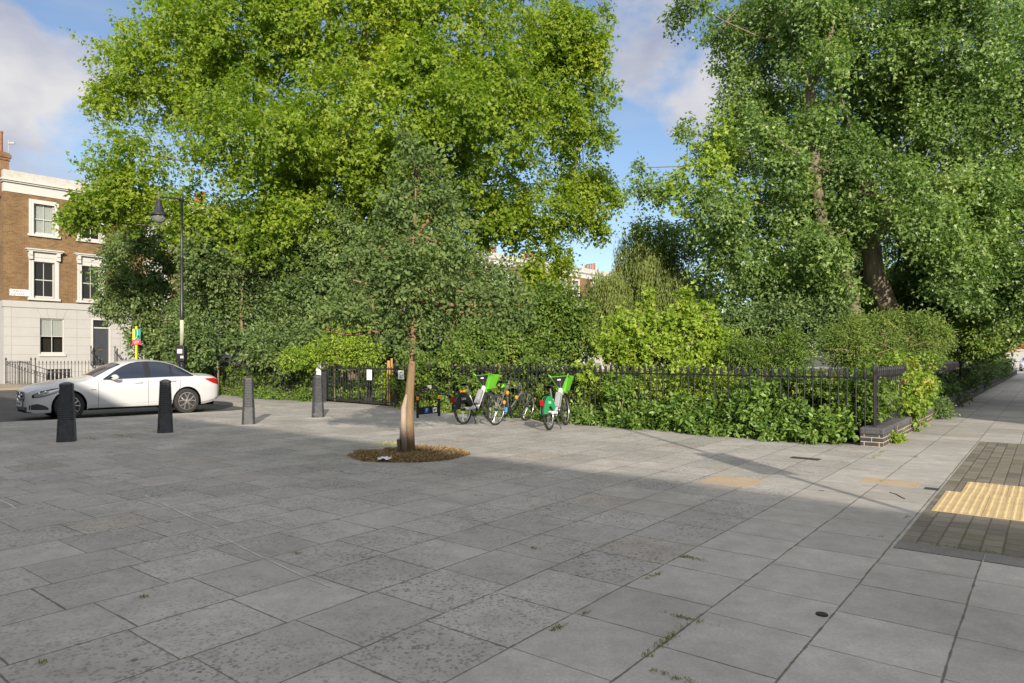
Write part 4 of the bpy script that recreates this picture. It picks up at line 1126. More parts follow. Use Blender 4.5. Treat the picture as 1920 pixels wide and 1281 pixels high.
for sgn in (-1, 1):
    b = MB(); strip_patch(b, 1.62, 3.9, lambda x: belt(x) - .014, lambda x: max(top_(x) + .022, belt(x)), gside, .004, sgn, 50, 6); b.build('window_trim', M_TRIM, car, smooth=True)
    b = MB(); strip_patch(b, 1.62, 3.9, lambda x: belt(x) - .02, lambda x: belt(x) - .004, gside, .008, sgn, 50, 1); b.build('chrome_strip', M_CHROME, car, smooth=True)
    for x0, x1 in ((1.72, 2.62), (2.76, 3.28), (3.33, 3.83)):
        b = MB(); strip_patch(b, x0, x1, belt, lambda x: max(top_(x), belt(x) + .004), gside, .011, sgn, 20, 6); b.build('side_window', M_CGL, car, smooth=True)
    ln = MB()
    for xa in (1.5, 2.69, 3.52):
        rows = []
        for k in range(13):
            z = .27 + (zsh(xa) - .28) * k / 12; xk = xa + (.10 * max(0, .62 - z) / .35 if xa == 3.52 else .0) + (-.0)
            if xa == 3.52: xk = 3.52 - .27 * max(0, (.72 - z)) / .45
            rows.append([(xk - .004, sgn * (side(xk, z) + .0025), z), (xk + .004, sgn * (side(xk, z) + .0025), z)])
        ln.grid(rows)
    ln.build('door_gap', M_DK, car)
    for xa in (2.34, 3.2):
        h = MB(); z = .855 + (.02 if xa > 3 else 0); y = side(xa, z)
        h.tube([(xa, sgn * (y + .004), z), (xa + .03, sgn * (y + .03), z), (xa + .18, sgn * (y + .03), z + .004), (xa + .21, sgn * (y + .004), z + .004)], [.012, .015, .015, .012], 8); h.build('door_handle', M_CAR, car, smooth=True)
    mi = MB(); mi.smooth = True
    rows = []
    for k in range(13):
        t = k / 12; r = math.sin(math.pi * min(max(t, .02), .98)) ** .5
        rows.append([(1.93 - .16 * t + .02 * math.cos(a), sgn * (1.0 + .0 + .115 * r * math.cos(a)), 1.0 + .075 * r * math.sin(a)) for a in [2 * math.pi * q / 12 for q in range(12)]])
    mi.grid(rows, True); mir = mi.build('door_mirror', M_CAR, car, smooth=True)
    st = MB(); st.bar((1.84, sgn * .83, .955), (1.85, sgn * .93, .965), .1, .035); st.build('mirror_arm', M_TRIM, mir)
    sk = MB(); strip_patch(sk, 1.27, 3.29, lambda x: .235, lambda x: .262, side, .006, sgn, 20, 1); sk.build('sill_trim', M_TRIM, car)
    cr = MB(); strip_patch(cr, 1.30, 3.25, lambda x: .325 + .02 * (x - 1.3), lambda x: .333 + .02 * (x - 1.3), side, .002, sgn, 20, 1); cr.build('sill_crease', plain('crease_grey', (.4, .4, .42), .4, .3), car)
    bg = MB(); strip_patch(bg, 1.33, 1.45, lambda x: .70, lambda x: .714, side, .003, sgn, 2, 1); bg.build('wing_badge', M_TRIM, car)
    hl = MB(); strip_patch(hl, .10, .74, ip([(.1, .545), (.3, .565), (.55, .645), (.74, .74)]), ip([(.1, .615), (.25, .70), (.5, .76), (.74, .785)]), side, .004, sgn, 16, 4); lamp = hl.build('headlight', M_TRIM, car, smooth=True)
    hl = MB(); strip_patch(hl, .14, .68, ip([(.1, .56), (.3, .58), (.55, .66), (.74, .747)]), ip([(.1, .60), (.25, .672), (.5, .735), (.74, .775)]), side, .009, sgn, 16, 4); hl.build('lens', M_LENS, lamp, smooth=True)
    hl = MB(); strip_patch(hl, .42, .67, ip([(.42, .66), (.67, .735)]), ip([(.42, .70), (.67, .768)]), side, .012, sgn, 8, 2); hl.build('light_tube', M_SIGN, lamp, smooth=True)
    for xq in (.24, .36):
        pj = MB(); Mr = Matrix.Translation((xq, sgn * (side(xq, .65) - .012), .645 + (xq - .24) * .25)) @ Matrix.Rotation(sgn * rad(-90), 4, 'X'); pj.lathe([(.035, 0), (.035, .024), (.02, .03)], 10, (0, 0, 0), Mr); pj.build('projector', M_CHROME, lamp)
    tl = MB(); strip_patch(tl, 4.22, 4.665, ip([(4.22, .90), (4.45, .79), (4.67, .74)]), ip([(4.22, .925), (4.5, .935), (4.67, .87)]), side, .006, sgn, 14, 4); tl.build('tail_light', M_TAIL, car, smooth=True)
    fo = MB(); strip_patch(fo, .05, .42, ip([(.05, .275), (.46, .265)]), ip([(.05, .38), (.2, .415), (.36, .36), (.46, .27)]), side, .004, sgn, 10, 3); fo.build('bumper_vent', plain('vent_grey', (.05, .05, .055), .6, .3), car, smooth=True)
    rbp = MB(); strip_patch(rbp, 4.1, 4.66, lambda x: zb(x) - .005, lambda x: zb(x) + .06, side, .004, sgn, 10, 2); rbp.build('bumper_skirt', plain('skirt_grey', (.32, .32, .33), .4, .4), car, smooth=True)
# screens
def top_patch(x0, x1, w0, w1, off, n=12):
    b = MB(); rows = []
    for i in range(n + 1):
        x = x0 + (x1 - x0) * i / n; k = w0 + (w1 - w0) * i / n; dz = (zr(x + .01) - zr(x - .01)) / .02; nn = Vector((-dz, 0, 1)).normalized() * off
        r = []
        for j in range(13): y = wr(x) * k * (1 - 2 * j / 12); r.append((x + nn.x, y, gtop(x, y) + nn.z))
        rows.append(r)
    b.grid(rows); return b
top_patch(1.45, 2.08, .90, .93, .006).build('windscreen', M_CGL, car, smooth=True)
top_patch(3.42, 3.93, .93, .86, .006).build('rear_screen', M_CGL, car, smooth=True)
# nose: grille, star, plate
gm = MB()
def nosex(y): 
    a = abs(y)
    for k in range(60):
        x = k * .004
        if hw(x) * .985 >= a: return x
    return .24
def nose_grid(ya, yb, z0, z1, off, n=12):
    return [[(nosex(ya + (yb - ya) * i / n) - off, ya + (yb - ya) * i / n, z0 + (z1 - z0) * j / 4) for j in range(5)] for i in range(n + 1)]
gm.grid(nose_grid(-.40, .40, .47, .685, .006)); gr_ = gm.build('grille', M_TRIM, car)
for z in (.535, .62):
    b = MB(); b.grid(nose_grid(-.37, .37, z - .013, z + .013, .022)); b.build('grille_bar', M_CHROME, gr_)
b = MB()
fr_pts = [(-.41, .69), (.41, .69), (.37, .53), (.30, .465), (-.30, .465), (-.37, .53)]
b.tube([(nosex(y) - .012, y, z) for y, z in fr_pts], .011, 6, closed=True); b.build('grille_frame', M_CHROME, gr_)
b = MB()
b.tube([(-.035, .1 * math.cos(t), .577 + .1 * math.sin(t)) for t in [2 * math.pi * k / 24 for k in range(24)]], .011, 6, closed=True)
for k in range(3):
    t = math.pi / 2 + 2 * math.pi * k / 3; b.tube([(-.038, 0, .577), (-.035, .098 * math.cos(t), .577 + .098 * math.sin(t))], [.022, .005], 6)
b.build('star_emblem', M_CHROME, gr_)
b = MB(); b.box((-.045, -.26, .34), (-.03, .26, .45)); pt_ = b.build('number_plate', plain('plate_white', (.75, .75, .74), .4, .4, var=.02), car)
text('plate_text', 'FE21 OXR', .095, M_INK, frame((-.047, 0, .395), (0, -1, 0), (0, 0, 1)), pt_, .001, width=.46)
b = MB(); b.grid(nose_grid(-.56, .56, .255, .335, .004, 14)); b.build('lower_grille', M_TRIM, car)
b = MB(); rows = []
for i in range(15):
    y = -.7 + 1.4 * i / 14; x = nosex(y); rows.append([(x - .03, y, .205), (x - .03, y, .222), (x + .08, y, .215)])
b.grid(rows); b.build('splitter', M_TRIM, car)
b = MB(); b.box((.06, -.6, .2), (4.55, .6, .45)); b.box((1.3, -.8, .24), (3.25, .8, .5)); b.build('underbody', M_DK, car)
for a in AX:
    b = MB()
    for sgn in (-1, 1): 
        rows = []
        for k in range(17):
            t = math.pi * k / 16 * 1.1 - .15; rows.append([(a + (RA + .004) * math.cos(t), sgn * .55, ZW + (RA + .004) * math.sin(t)), (a + (RA + .004) * math.cos(t), sgn * (hw(a) - .03), ZW + (RA + .004) * math.sin(t))])
        b.grid(rows); b.box((a - .37, sgn * .52 - .02, .2), (a + .37, sgn * .52 + .02, .7))
    b.build('wheel_arch', M_DK, car)
def car_wheel(x, sgn):
    w = empty('wheel', (x, sgn * .785, RW)); w.parent = car
    Mx = Matrix.Rotation(rad(90) * sgn, 4, 'X')      # local +z towards outside
    Mx = Matrix.Rotation(-rad(90) * sgn, 4, 'X')
    b = MB(); b.lathe([(.225, -.11), (.30, -.115), (.328, -.095), (.335, -.05), (.335, .05), (.328, .09), (.30, .112), (.24, .11), (.225, .1)], 40, (0, 0, 0), Mx); b.build('tyre', M_RUB, w, smooth=True).modifiers.new('e', 'EDGE_SPLIT')
    b = MB(); b.lathe([(.228, .07), (.236, .104), (.222, .107), (.21, .08), (.205, .0)], 40, (0, 0, 0), Mx)
    for k in range(5):
        for d in (-.16, .16):
            t = 2 * math.pi * k / 5 + .3
            p = [Vector((.04 * math.cos(t + d * .6), .04 * math.sin(t + d * .6), .095)), Vector((.12 * math.cos(t + d * 1.1), .12 * math.sin(t + d * 1.1), .1)), Vector((.218 * math.cos(t + d * 1.9), .218 * math.sin(t + d * 1.9), .095))]
            b.tube([Mx @ q for q in p], [.02, .016, .02], 6)
    b.lathe([(.055, .08), (.05, .106), (.02, .112)], 14, (0, 0, 0), Mx); b.build('rim', M_ALLOY, w)
    b = MB(); b.lathe([(.2, -.02), (.2, .01), (.16, .02), (.02, .02)], 24, (0, 0, 0), Mx); b.build('brake_disc', M_DK if x > 2 else plain('disc_blue', (.12, .16, .22), .5, .4, .3), w)
for x in AX:
    for sgn in (-1, 1): car_wheel(x, sgn)

# ================================================================ bicycles
M_LIMEG = plain('lime_green', (.13, .44, .035), .4, .4, var=.05); M_GREEN2 = plain('leaf_green', (.02, .33, .1), .4, .4, var=.05); M_BW = plain('bike_white', (.72, .73, .72), .35, .5, var=.04, dirt=((.5, .48, .44), .3))
M_BGREY = plain('battery_grey', (.27, .28, .3), .45, .4, .2); M_BBLK = plain('bike_black', (.018, .019, .02), .5, .4, var=.2); M_STEEL = plain('steel', (.5, .5, .5), .3, .5, .9); M_AMB = plain('amber', (.8, .32, .02), .3, .5); M_BFRAME = plain('frame_grey', (.16, .155, .18), .35, .5, .5)
def wheel(parent, x, R, tyre, n_sp, rim_m, z=None):
    w = empty('wheel', (x, 0, z or R)); w.parent = parent
    ring = lambda r, n=36: [(r * math.cos(2 * math.pi * k / n), 0, r * math.sin(2 * math.pi * k / n)) for k in range(n)]
    b = MB(); b.tube(ring(R - tyre), tyre, 8, closed=True); b.build('tyre', M_RUB, w, smooth=True)
    b = MB(); b.tube(ring(R - tyre * 2.1), tyre * .55, 6, closed=True); b.build('rim', rim_m, w, smooth=True)
    b = MB()
    for k in range(n_sp):
        t = 2 * math.pi * k / n_sp; b.tube([(.02 * math.cos(t + 1.3), .025 * (-1) ** k, .02 * math.sin(t + 1.3)), ((R - tyre * 2.2) * math.cos(t), 0, (R - tyre * 2.2) * math.sin(t))], .0017, 4, cap=False)
    b.build('spokes', M_STEEL, w)
    b = MB(); b.tube([(0, -.05, 0), (0, .05, 0)], .03, 10); b.build('hub', M_BBLK, w)
    return w
def ebike(loc, heading, label, skirt_m, lean, with_text):
    r = empty('hire_bicycle', loc, math.atan2(heading.y, heading.x), label, 'electric bicycle', 'hire bicycles by the railing')
    r.rotation_mode = 'XYZ'; r.rotation_euler = (rad(lean), 0, math.atan2(heading.y, heading.x))
    R = .335
    wheel(r, 0, R, .026, 24, M_STEEL); wheel(r, 1.13, R, .026, 24, M_STEEL)
    b = MB()
    b.tube([(.93, 0, .80), (.86, 0, .70), (.62, 0, .40), (.53, 0, .33), (.42, 0, .31)], [.05, .052, .052, .06, .06], 10)
    b.tube([(.5, 0, .33), (.25, 0, .35), (.06, .075, .34)], [.05, .045, .02], 8); b.tube([(.25, 0, .35), (.06, -.075, .34)], [.045, .02], 8)
    b.tube([(.42, 0, .33), (.30, 0, .62)], .03, 8)
    b.build('frame', M_BW, r, smooth=True)
    b = MB(); b.bar((.80, 0, .73), (.57, 0, .43), .1, .12, (1, 0, 1)); b.build('battery', M_BGREY, r, bevel=.02)
    b = MB(); b.tube([(.30, 0, .60), (.245, 0, .86)], .019, 8); b.build('seat_post', M_STEEL, r)
    b = MB(); b.smooth = True
    rows = []
    for k in range(10):
        t = k / 9; x = .08 + .29 * t; w_ = .075 * (1 - t) ** .7 + .02; rows.append([(x, w_ * math.cos(a), .875 + .02 * t + (.028 if math.sin(a) > 0 else .03) * math.sin(a)) for a in [2 * math.pi * q / 10 for q in range(10)]])
    b.grid(rows, True); b.build('saddle', M_BBLK, r)
    b = MB(); b.tube([(.93, 0, .62), (.925, 0, .98)], .026, 8)
    for s in (-1, 1): b.tube([(.95, s * .03, .66), (1.02, s * .065, .58), (1.13, s * .065, .335)], .019, 8)
    b.build('fork', M_BBLK, r)
    # handlebar: green arms rising in a V, black grips, dark panel between
    b = MB()
    for s in (-1, 1): b.tube([(.95, s * .03, .80), (.93, s * .10, .93), (.90, s * .19, 1.08), (.875, s * .235, 1.13)], [.02, .02, .017, .015], 8)
    b.build('handlebar_arm', M_LIMEG, r, smooth=True)
    b = MB()
    for s in (-1, 1): b.tube([(.875, s * .235, 1.13), (.80, s * .31, 1.12)], .017, 8); b.tube([(.86, s * .25, 1.12), (.95, s * .33, 1.1)], .006, 5)
    b.build('grip', M_BBLK, r)
    b = MB(); b.add([(.925, -.05, .84), (.925, .05, .84), (.885, .18, 1.07), (.885, -.18, 1.07), (.96, -.05, .84), (.96, .05, .84), (.93, .18, 1.07), (.93, -.18, 1.07)], [(0, 1, 2, 3), (7, 6, 5, 4), (0, 3, 7, 4), (1, 5, 6, 2), (2, 6, 7, 3), (0, 4, 5, 1)]); pn = b.build('display_panel', M_BBLK, r)
    b = MB(); b.box((.878, -.035, .99), (.898, .035, 1.02)); b.build('badge', M_SIGN, pn)
    # basket: open tapering tray ahead of the bars
    lo = [(.98, -.09, .74), (1.26, -.10, .76), (1.26, .10, .76), (.98, .09, .74)]; hi = [(.965, -.19, 1.08), (1.36, -.2, 1.06), (1.36, .2, 1.06), (.965, .19, 1.08)]
    b = MB(); b.add(lo + hi, [(0, 1, 2, 3), (0, 1, 5, 4), (1, 2, 6, 5), (2, 3, 7, 6), (3, 0, 4, 7)])
    bk = b.build('basket', M_LIMEG, r); md = bk.modifiers.new('solid', 'SOLIDIFY'); md.thickness = .012
    b = MB(); b.tube([(1.0, 0, .78), (1.02, 0, .66), (1.13, 0, .69)], [.035, .03, .02], 8); b.build('basket_support', M_LIMEG, bk)
    # mudguards and skirt over the rear wheel
    def guard(x0, a0, a1, m_):
        g = MB(); rows = []
        for k in range(19):
            t = a0 + (a1 - a0) * k / 18; rows.append([(x0 + (R + .03 - .014 * abs(q)) * math.cos(t), q * .042, R + (R + .03 - .014 * abs(q)) * math.sin(t)) for q in (-1, -.5, 0, .5, 1)])
        g.grid(rows); o = g.build('mudguard', m_, r, smooth=True); q = o.modifiers.new('s', 'SOLIDIFY'); q.thickness = .004; return o
    guard(0, rad(15), rad(185), M_BBLK); guard(1.13, rad(20), rad(165), M_BBLK)
    g = MB()
    for s in (-1, 1):
        rows = []
        for k in range(15):
            t = rad(12) + rad(165) * k / 14; ri = .17 + .05 * math.sin(t); rows.append([(ri * math.cos(t) + .02, s * .05, R + ri * math.sin(t) * .7), ((R + .03) * math.cos(t), s * .046, R + (R + .03) * math.sin(t))])
        g.grid(rows)
    sk = g.build('wheel_skirt', skirt_m, r); q = sk.modifiers.new('s', 'SOLIDIFY'); q.thickness = .006
    text('lettering', 'Lime', .09, M_SIGN, frame((-.02, -.0565, R + .235), (1, 0, 0), (0, 0, 1)), sk, .001)
    b = MB(); b.box((-.38, -.035, R + .18), (-.335, .035, R + .3)); b.build('tail_light', M_TAIL, r, bevel=.008)
    b = MB(); b.tube([(.47, -.06, .3), (.47, .06, .3)], .05, 14)
    for s, a in ((-1, 2.3), (1, 2.3 + math.pi)):
        e = Vector((.47 + .16 * math.cos(a), s * .09, .3 + .16 * math.sin(a))); b.tube([(.47, s * .075, .3), e], .011, 6); b.cbox(e + Vector((0, s * .05, 0)), (.09, .09, .025))
    b.build('crank', M_BBLK, r)
    b = MB(); b.tube([(.28, -.05, .3), (.22, -.17, .012), (.16, -.19, .008)], .011, 6); b.build('kickstand', M_BBLK, r)
    return r
hd1 = Vector((.5, .866, 0)); hd2 = Vector((.37, .93, 0))
e1 = ebike(G(870, 796), hd1, 'white and lime green hire bicycle with a dark cover over its rear wheel', M_BBLK, -5, True)
b = MB(); b.box((-.03, -.03, .71), (.12, .03, .765)); b.build('rear_reflector', M_AMB, e1, bevel=.01)
e2 = ebike(G(1031, 807), hd2, 'white and lime green hire bicycle with a green cover over its rear wheel', M_GREEN2, -5, True)

# grey hybrid bicycle leaning between them
p1, p2 = G(929, 797.5), G(986, 789); hd = (p2 - p1).normalized(); wb = (p2 - p1).length
bk = empty('grey_bicycle', p1, 0, 'dark grey flat-bar bicycle with amber reflectors leaning between the two hire bicycles', 'bicycle')
bk.rotation_euler = (rad(4), 0, math.atan2(hd.y, hd.x)); R = .345
for x in (0, wb): w = wheel(bk, x, R, .019, 28, M_STEEL)
k = wb / 1.06
bb = (.43 * k, 0, .29); st = (.28 * k, 0, .78); hd_t = (.80 * k, 0, .84); hd_b = (.845 * k, 0, .70)
b = MB(); b.tube([bb, st], .017, 8); b.tube([st, hd_t], .016, 8); b.tube([bb, hd_b], .021, 8); b.tube([hd_t, hd_b], .022, 8)
for s in (-1, 1): b.tube([bb, (0, s * .06, R)], .011, 6); b.tube([st, (0, s * .06, R)], .009, 6)
b.build('frame', M_BFRAME, bk)
b = MB()
for s in (-1, 1): b.tube([(.85 * k, s * .03, .70), (.90 * k, s * .055, .6), (wb, s * .055, R)], .013, 6)
b.build('fork', M_BFRAME, bk)
b = MB(); b.tube([hd_t, (.785 * k, 0, .93), (.86 * k, 0, .96)], .016, 8); b.tube([(.80 * k, -.32, .965), (.86 * k, -.1, .965), (.86 * k, .1, .965), (.80 * k, .32, .965)], .013, 8); b.build('handlebar', M_BBLK, bk)
b = MB()
for s in (-1, 1): b.tube([(.80 * k, s * .32, .965), (.835 * k, s * .19, .965)], .019, 8); b.tube([(.845 * k, s * .16, .965), (.89 * k, s * .2, .93), (.86 * k, s * .28, .93)], .007, 5)
b.build('grip', M_BBLK, bk)
b = MB(); b.tube([st, (.255 * k, 0, .92)], .014, 8); b.build('seat_post', M_STEEL, bk)
b = MB(); rows = []
for q in range(10):
    t = q / 9; x = .11 + .28 * t; w_ = .07 * (1 - t) ** .7 + .018; rows.append([(x, w_ * math.cos(a), .94 + .028 * math.sin(a)) for a in [2 * math.pi * j / 10 for j in range(10)]])
b.grid(rows, True); b.build('saddle', M_BBLK, bk, smooth=True)
b = MB(); b.tube([(bb[0], -.02, .29), (bb[0], .02, .29)], .09, 18)
for s, a in ((-1, -.9), (1, 2.24)):
    e = Vector((bb[0] + .17 * math.cos(a), s * .08, .29 + .17 * math.sin(a))); b.tube([(bb[0], s * .06, .29), e], .01, 6); b.cbox(e + Vector((0, s * .05, 0)), (.09, .09, .022))
b.build('crank', M_BBLK, bk)
for c in ((.30 * k, -.03, .70), (.62 * k, -.035, .58), (.16 * k, -.07, .5)):
    b = MB(); b.lathe([(.012, -.02), (.042, -.012), (.045, .012), (.012, .02)], 10, c, Matrix.Rotation(rad(90), 4, 'X')); b.build('reflector', M_AMB, bk)
b = MB(); b.lathe([(.035, 0), (.037, .1), (.03, .11)], 12, (.26 * k, -.05, .27)); b.build('lock_tag', plain('tag_blue', (.05, .2, .6), .4, .4), bk)
b = MB(); b.tube([(.2, 0, .93), (.13, -.06, .86), (.05, -.07, .84)], [.02, .035, .02], 8); b.build('saddle_bag_strap', M_LIMEG, bk)

# ================================================================ trees and shrubs
def attach(o, root): o.parent = root; o.location = -Vector(root.location); return o
def bark(name, c1, c2, sc=9):
    t = NT(name, .9, .2); P = t.pos()
    n = t.noise(t.vmath('MULTIPLY', P, (1, 1, .22)), sc, 7, .7)
    c = t.mix(t.mapr(n, .3, .7), c1, c2); c = t.mix(t.mapr(t.noise(P, 2.2, 4, .6), .5, .7, 0, .5), c, tuple(x * .6 for x in c2))
    t.color(c); t.bump(n, .7, .03); return t.m
BK_GREY = bark('bark_grey', (.10, .085, .065), (.19, .165, .13)); BK_TAN = bark('bark_tan', (.155, .105, .062), (.26, .185, .11), 14); BK_DARK = bark('bark_dark', (.035, .028, .02), (.075, .06, .045)); BK_PLANE = bark('bark_plane', (.13, .115, .085), (.25, .22, .16), 3); BK_BROWN = bark('bark_brown', (.1, .082, .06), (.24, .2, .15), 9)
L_PLANE = leafmat('plane_leaves', [(0, (.085, .138, .016)), (.4, (.122, .178, .017)), (.75, (.17, .22, .02)), (1, (.225, .255, .03))], .5)
L_MAPLE = leafmat('maple_leaves', [(0, (.05, .09, .026)), (.45, (.105, .165, .045)), (.8, (.15, .21, .055)), (1, (.22, .255, .085))], .42, .38, .5)
L_OAK = leafmat('oak_leaves', [(0, (.045, .072, .026)), (.5, (.085, .128, .042)), (.85, (.118, .162, .056)), (1, (.16, .19, .075))], .36, .6, .2)
L_DULL = leafmat('dull_leaves', [(0, (.045, .075, .025)), (.5, (.095, .14, .045)), (.85, (.135, .175, .06)), (1, (.175, .205, .075))], .4, .42, .45)
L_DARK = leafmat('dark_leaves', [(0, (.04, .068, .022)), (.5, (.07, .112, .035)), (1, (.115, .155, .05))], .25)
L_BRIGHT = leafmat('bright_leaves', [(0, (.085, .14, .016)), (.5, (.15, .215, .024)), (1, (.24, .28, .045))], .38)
L_IVY = leafmat('ivy_leaves', [(0, (.04, .075, .016)), (.45, (.075, .125, .02)), (.85, (.115, .165, .028)), (.97, (.17, .19, .035)), (1, (.25, .13, .05))], .3)
L_CREEP = leafmat('creeper_leaves', [(0, (.04, .085, .018)), (.5, (.085, .145, .025)), (.9, (.13, .19, .04)), (1, (.18, .21, .045))], .3, .38, .45)
L_OLIVE = leafmat('olive_leaves', [(0, (.065, .105, .024)), (.5, (.112, .165, .036)), (1, (.18, .215, .06))], .35)
L_WILLOW = leafmat('willow_leaves', [(0, (.08, .11, .028)), (.5, (.13, .165, .04)), (1, (.18, .205, .06))], .45)
L_FAR = leafmat('far_leaves', [(0, (.05, .09, .026)), (.5, (.09, .14, .036)), (1, (.14, .19, .05))], .35)
L_VINE = leafmat('vine_leaves', [(0, (.07, .12, .02)), (.55, (.13, .2, .025)), (.8, (.2, .24, .04)), (.92, (.26, .17, .05)), (1, (.28, .12, .045))], .34)
L_DRY = leafmat('dry_grass', [(0, (.11, .07, .034)), (.6, (.19, .13, .066)), (1, (.27, .2, .105))], .2)

def plant(name, label, cat, blobs, leaf, kind, mat, seed, base=None, trunk=None, bk=BK_BROWN, group=None, limbs=True, twig=0.006, ntw=60, part='crown', tr=.12, taper=.5, lump_n=4, **kw):
    big = blobs
    if lump_n: blobs = lumpy(blobs, lump_n, seed + 9)
    bl = np.array(big)
    if base is None: base = (bl[:, 0].mean(), bl[:, 1].mean(), 0)
    base = Vector(base); root = empty(name, base, 0, label, cat, group)
    o, Q = crown(part, blobs, leaf, kind, mat, root, seed, **kw); attach(o, root)
    rs = np.random.RandomState(seed + 50)
    if trunk is None: trunk = [base, Vector((base.x, base.y, max(.3, float((bl[:, 2] - bl[:, 5] * .5).min()))))]
    m = MB(); m.smooth = True
    if len(trunk) == 2: tp = limb(m, trunk[0], trunk[1], tr, tr * .7, rs, .03, 9)
    else:
        n = len(trunk); m.tube(trunk, [tr * (1.25 if i == 0 else 1 - (1 - taper) * (i / (n - 1)) ** 1.0) for i in range(n)], 12); tp = [Vector(q) for q in trunk]
    attach(m.build('trunk' if tr > .06 else 'stem', bk, root, smooth=True), root)
    if limbs:
        m = MB(); tops = []
        for b in big:
            c = Vector(b[:3]); st = min(tp[len(tp) // 2:] if len(tp) > 2 else tp, key=lambda q: (q - c).length)
            r0 = min(tr * .55, .04 + b[5] * .035) if tr > .06 else tr * .8
            tops.append((limb(m, st, c + Vector((0, 0, b[5] * .3)), r0, r0 * .25, rs, .1, 6, 7), r0))
        if len(Q):
            for i in rs.choice(len(Q), min(ntw, len(Q)), replace=False):
                q = Vector(Q[i]); bst = min(tops, key=lambda tt: (tt[0][4] - q).length); s = min(bst[0][2:], key=lambda p: (p - q).length)
                limb(m, s, q, twig * 2.2, twig * .7, rs, .09, 4, 4, .04)
        attach(m.build('branches', bk, root, smooth=True), root)
    return root

# --- the great plane tree
pl_b = pxblobs([(330, 130, 150, 120, -1), (255, 320, 85, 105, -2), (185, 395, 60, 38, -2.5), (460, 50, 180, 130, -1), (480, 270, 170, 140, -3), (640, 60, 190, 130, -2), (690, 240, 190, 150, -3.5),
                (860, 70, 160, 130, -2), (900, 250, 160, 130, -3), (1030, 90, 100, 100, 0), (1060, 230, 80, 90, 0), (1095, 350, 62, 55, 0), (1000, 400, 100, 90, -1), (820, 420, 140, 110, -2), (560, 420, 160, 90, -3),
                (400, 420, 110, 60, -2), (1020, 500, 62, 45, 0), (1115, 140, 45, 75, 0), (215, 190, 45, 50, -1), (500, -150, 240, 130, 0), (800, -150, 260, 130, 0), (1000, -80, 110, 90, 1), (330, -10, 60, 40, 0), (640, -300, 260, 140, 1),
                (1125, 250, 28, 20, 0), (1150, 375, 26, 16, 0), (640, 350, 150, 100, -1), (1130, 20, 22, 14, 0), (125, 415, 18, 10, -2.5), (1105, 425, 40, 26, 0), (960, 560, 60, 40, 0)], 30, 1.0, .5, 3)
gb = A(660, 669, 31); gb.z = 0
plant('plane_tree', 'huge spreading plane tree with bright yellow-green leaves filling the middle of the view', 'tree', pl_b, .155, 'lobed', L_PLANE, 11, gb,
      [gb, gb + Vector((.2, 0, 2.5)), gb + Vector((0, -.3, 6)), gb + Vector((.5, -.3, 10)), gb + Vector((.2, 0, 15))], BK_PLANE, tr=.62, lai=5.3, spray=.7, per=22, droop=.22, gap=-.62, gapf=2.6, inner=.6, rough=.34, zmin=3, lump_n=2, ntw=420, twig=.012, jit=.34)

# --- the tall maple on the right
mp_b = pxblobs([(1300, 15, 48, 30, -1), (1400, 90, 75, 95, 0), (1500, 50, 110, 110, 0), (1640, 70, 130, 130, 0), (1800, 70, 150, 140, -1), (1940, 100, 130, 150, -1), (1420, 250, 90, 100, 0), (1345, 290, 52, 50, -1),
                (1280, 245, 14, 28, 0), (1560, 240, 120, 110, 1), (1730, 260, 150, 130, .5), (1890, 300, 140, 140, -1.5), (1345, 390, 70, 55, -1.5), (1240, 350, 48, 18, -1), (1460, 400, 110, 80, -.5), (1395, 490, 100, 70, -.5),
                (1300, 450, 62, 38, 0), (1555, 430, 80, 80, 1.5), (1760, 440, 120, 90, 2), (1890, 480, 110, 110, -1), (1470, 560, 90, 55, 0), (1800, 560, 110, 60, 2), (1500, -120, 180, 100, 0), (1800, -140, 240, 120, 0), (2080, 250, 160, 240, 0), (1560, 560, 60, 40, 1.5),
                (1525, 235, 40, 50, -2.4), (1450, 265, 40, 34, -2.4), (1490, 130, 26, 30, -2.2), (1560, 130, 30, 40, -2.3), (1500, 60, 40, 55, -2.3), (1545, 470, 50, 45, -2.2), (1480, 330, 60, 40, -2.2), (1625, 410, 42, 30, -2.0), (1690, 345, 60, 48, -2.2), (1600, 300, 60, 50, -1.8), (1770, 200, 60, 60, -2), (1745, 420, 70, 40, -2.4), (1790, 360, 70, 50, -2), (1575, 545, 30, 24, -2), (1420, 235, 30, 30, -2.2), (1195, 318, 16, 10, -1), (1215, 430, 40, 14, 0), (1640, 400, 60, 60, 2.5), (1720, 520, 70, 60, 2.6), (1600, 545, 60, 60, 2.4), (1650, 560, 80, 50, 3), (1540, 520, 50, 60, -1.6), (1780, 500, 60, 70, -1.5), (1830, 420, 70, 60, -1.8), (1860, 560, 50, 40, -.5)], 22.5, 1.0, .4, 8)
mb_ = A(1678, 669, 22); mb_.z = 0
mt = [mb_, A(1664, 575, 21.6), A(1640, 520, 21.4), A(1632, 450, 21.4), A(1665, 390, 22), A(1710, 320, 22.5), A(1760, 200, 22.5), A(1800, 30, 22.5)]
mpl = plant('maple_tree', 'tall dark green maple with pale bark and leaning trunks filling the right of the view', 'tree', mp_b, .112, 'lobed', L_MAPLE, 21, mb_, mt, BK_BROWN, tr=.345, zmin=1.7, lump_n=3, lai=4.6, spray=.6, per=17, droop=.25, gap=-.5, gapf=2.1, inner=.55, rough=.28, ntw=420, twig=.009, jit=.34)
o, Q = crown('pale_branch', pxblobs([(1300, 345, 52, 34), (1340, 300, 42, 36), (1265, 362, 34, 22), (1355, 245, 36, 36), (1375, 365, 40, 36), (1270, 395, 24, 14)], 20.6, 1, .2, 77), .13, 'lobed', L_BRIGHT, mpl, 78, lai=2.2, spray=.5, per=15, droop=.25, gap=-.2, rough=.4)
attach(o, mpl)
m = MB(); m.smooth = True
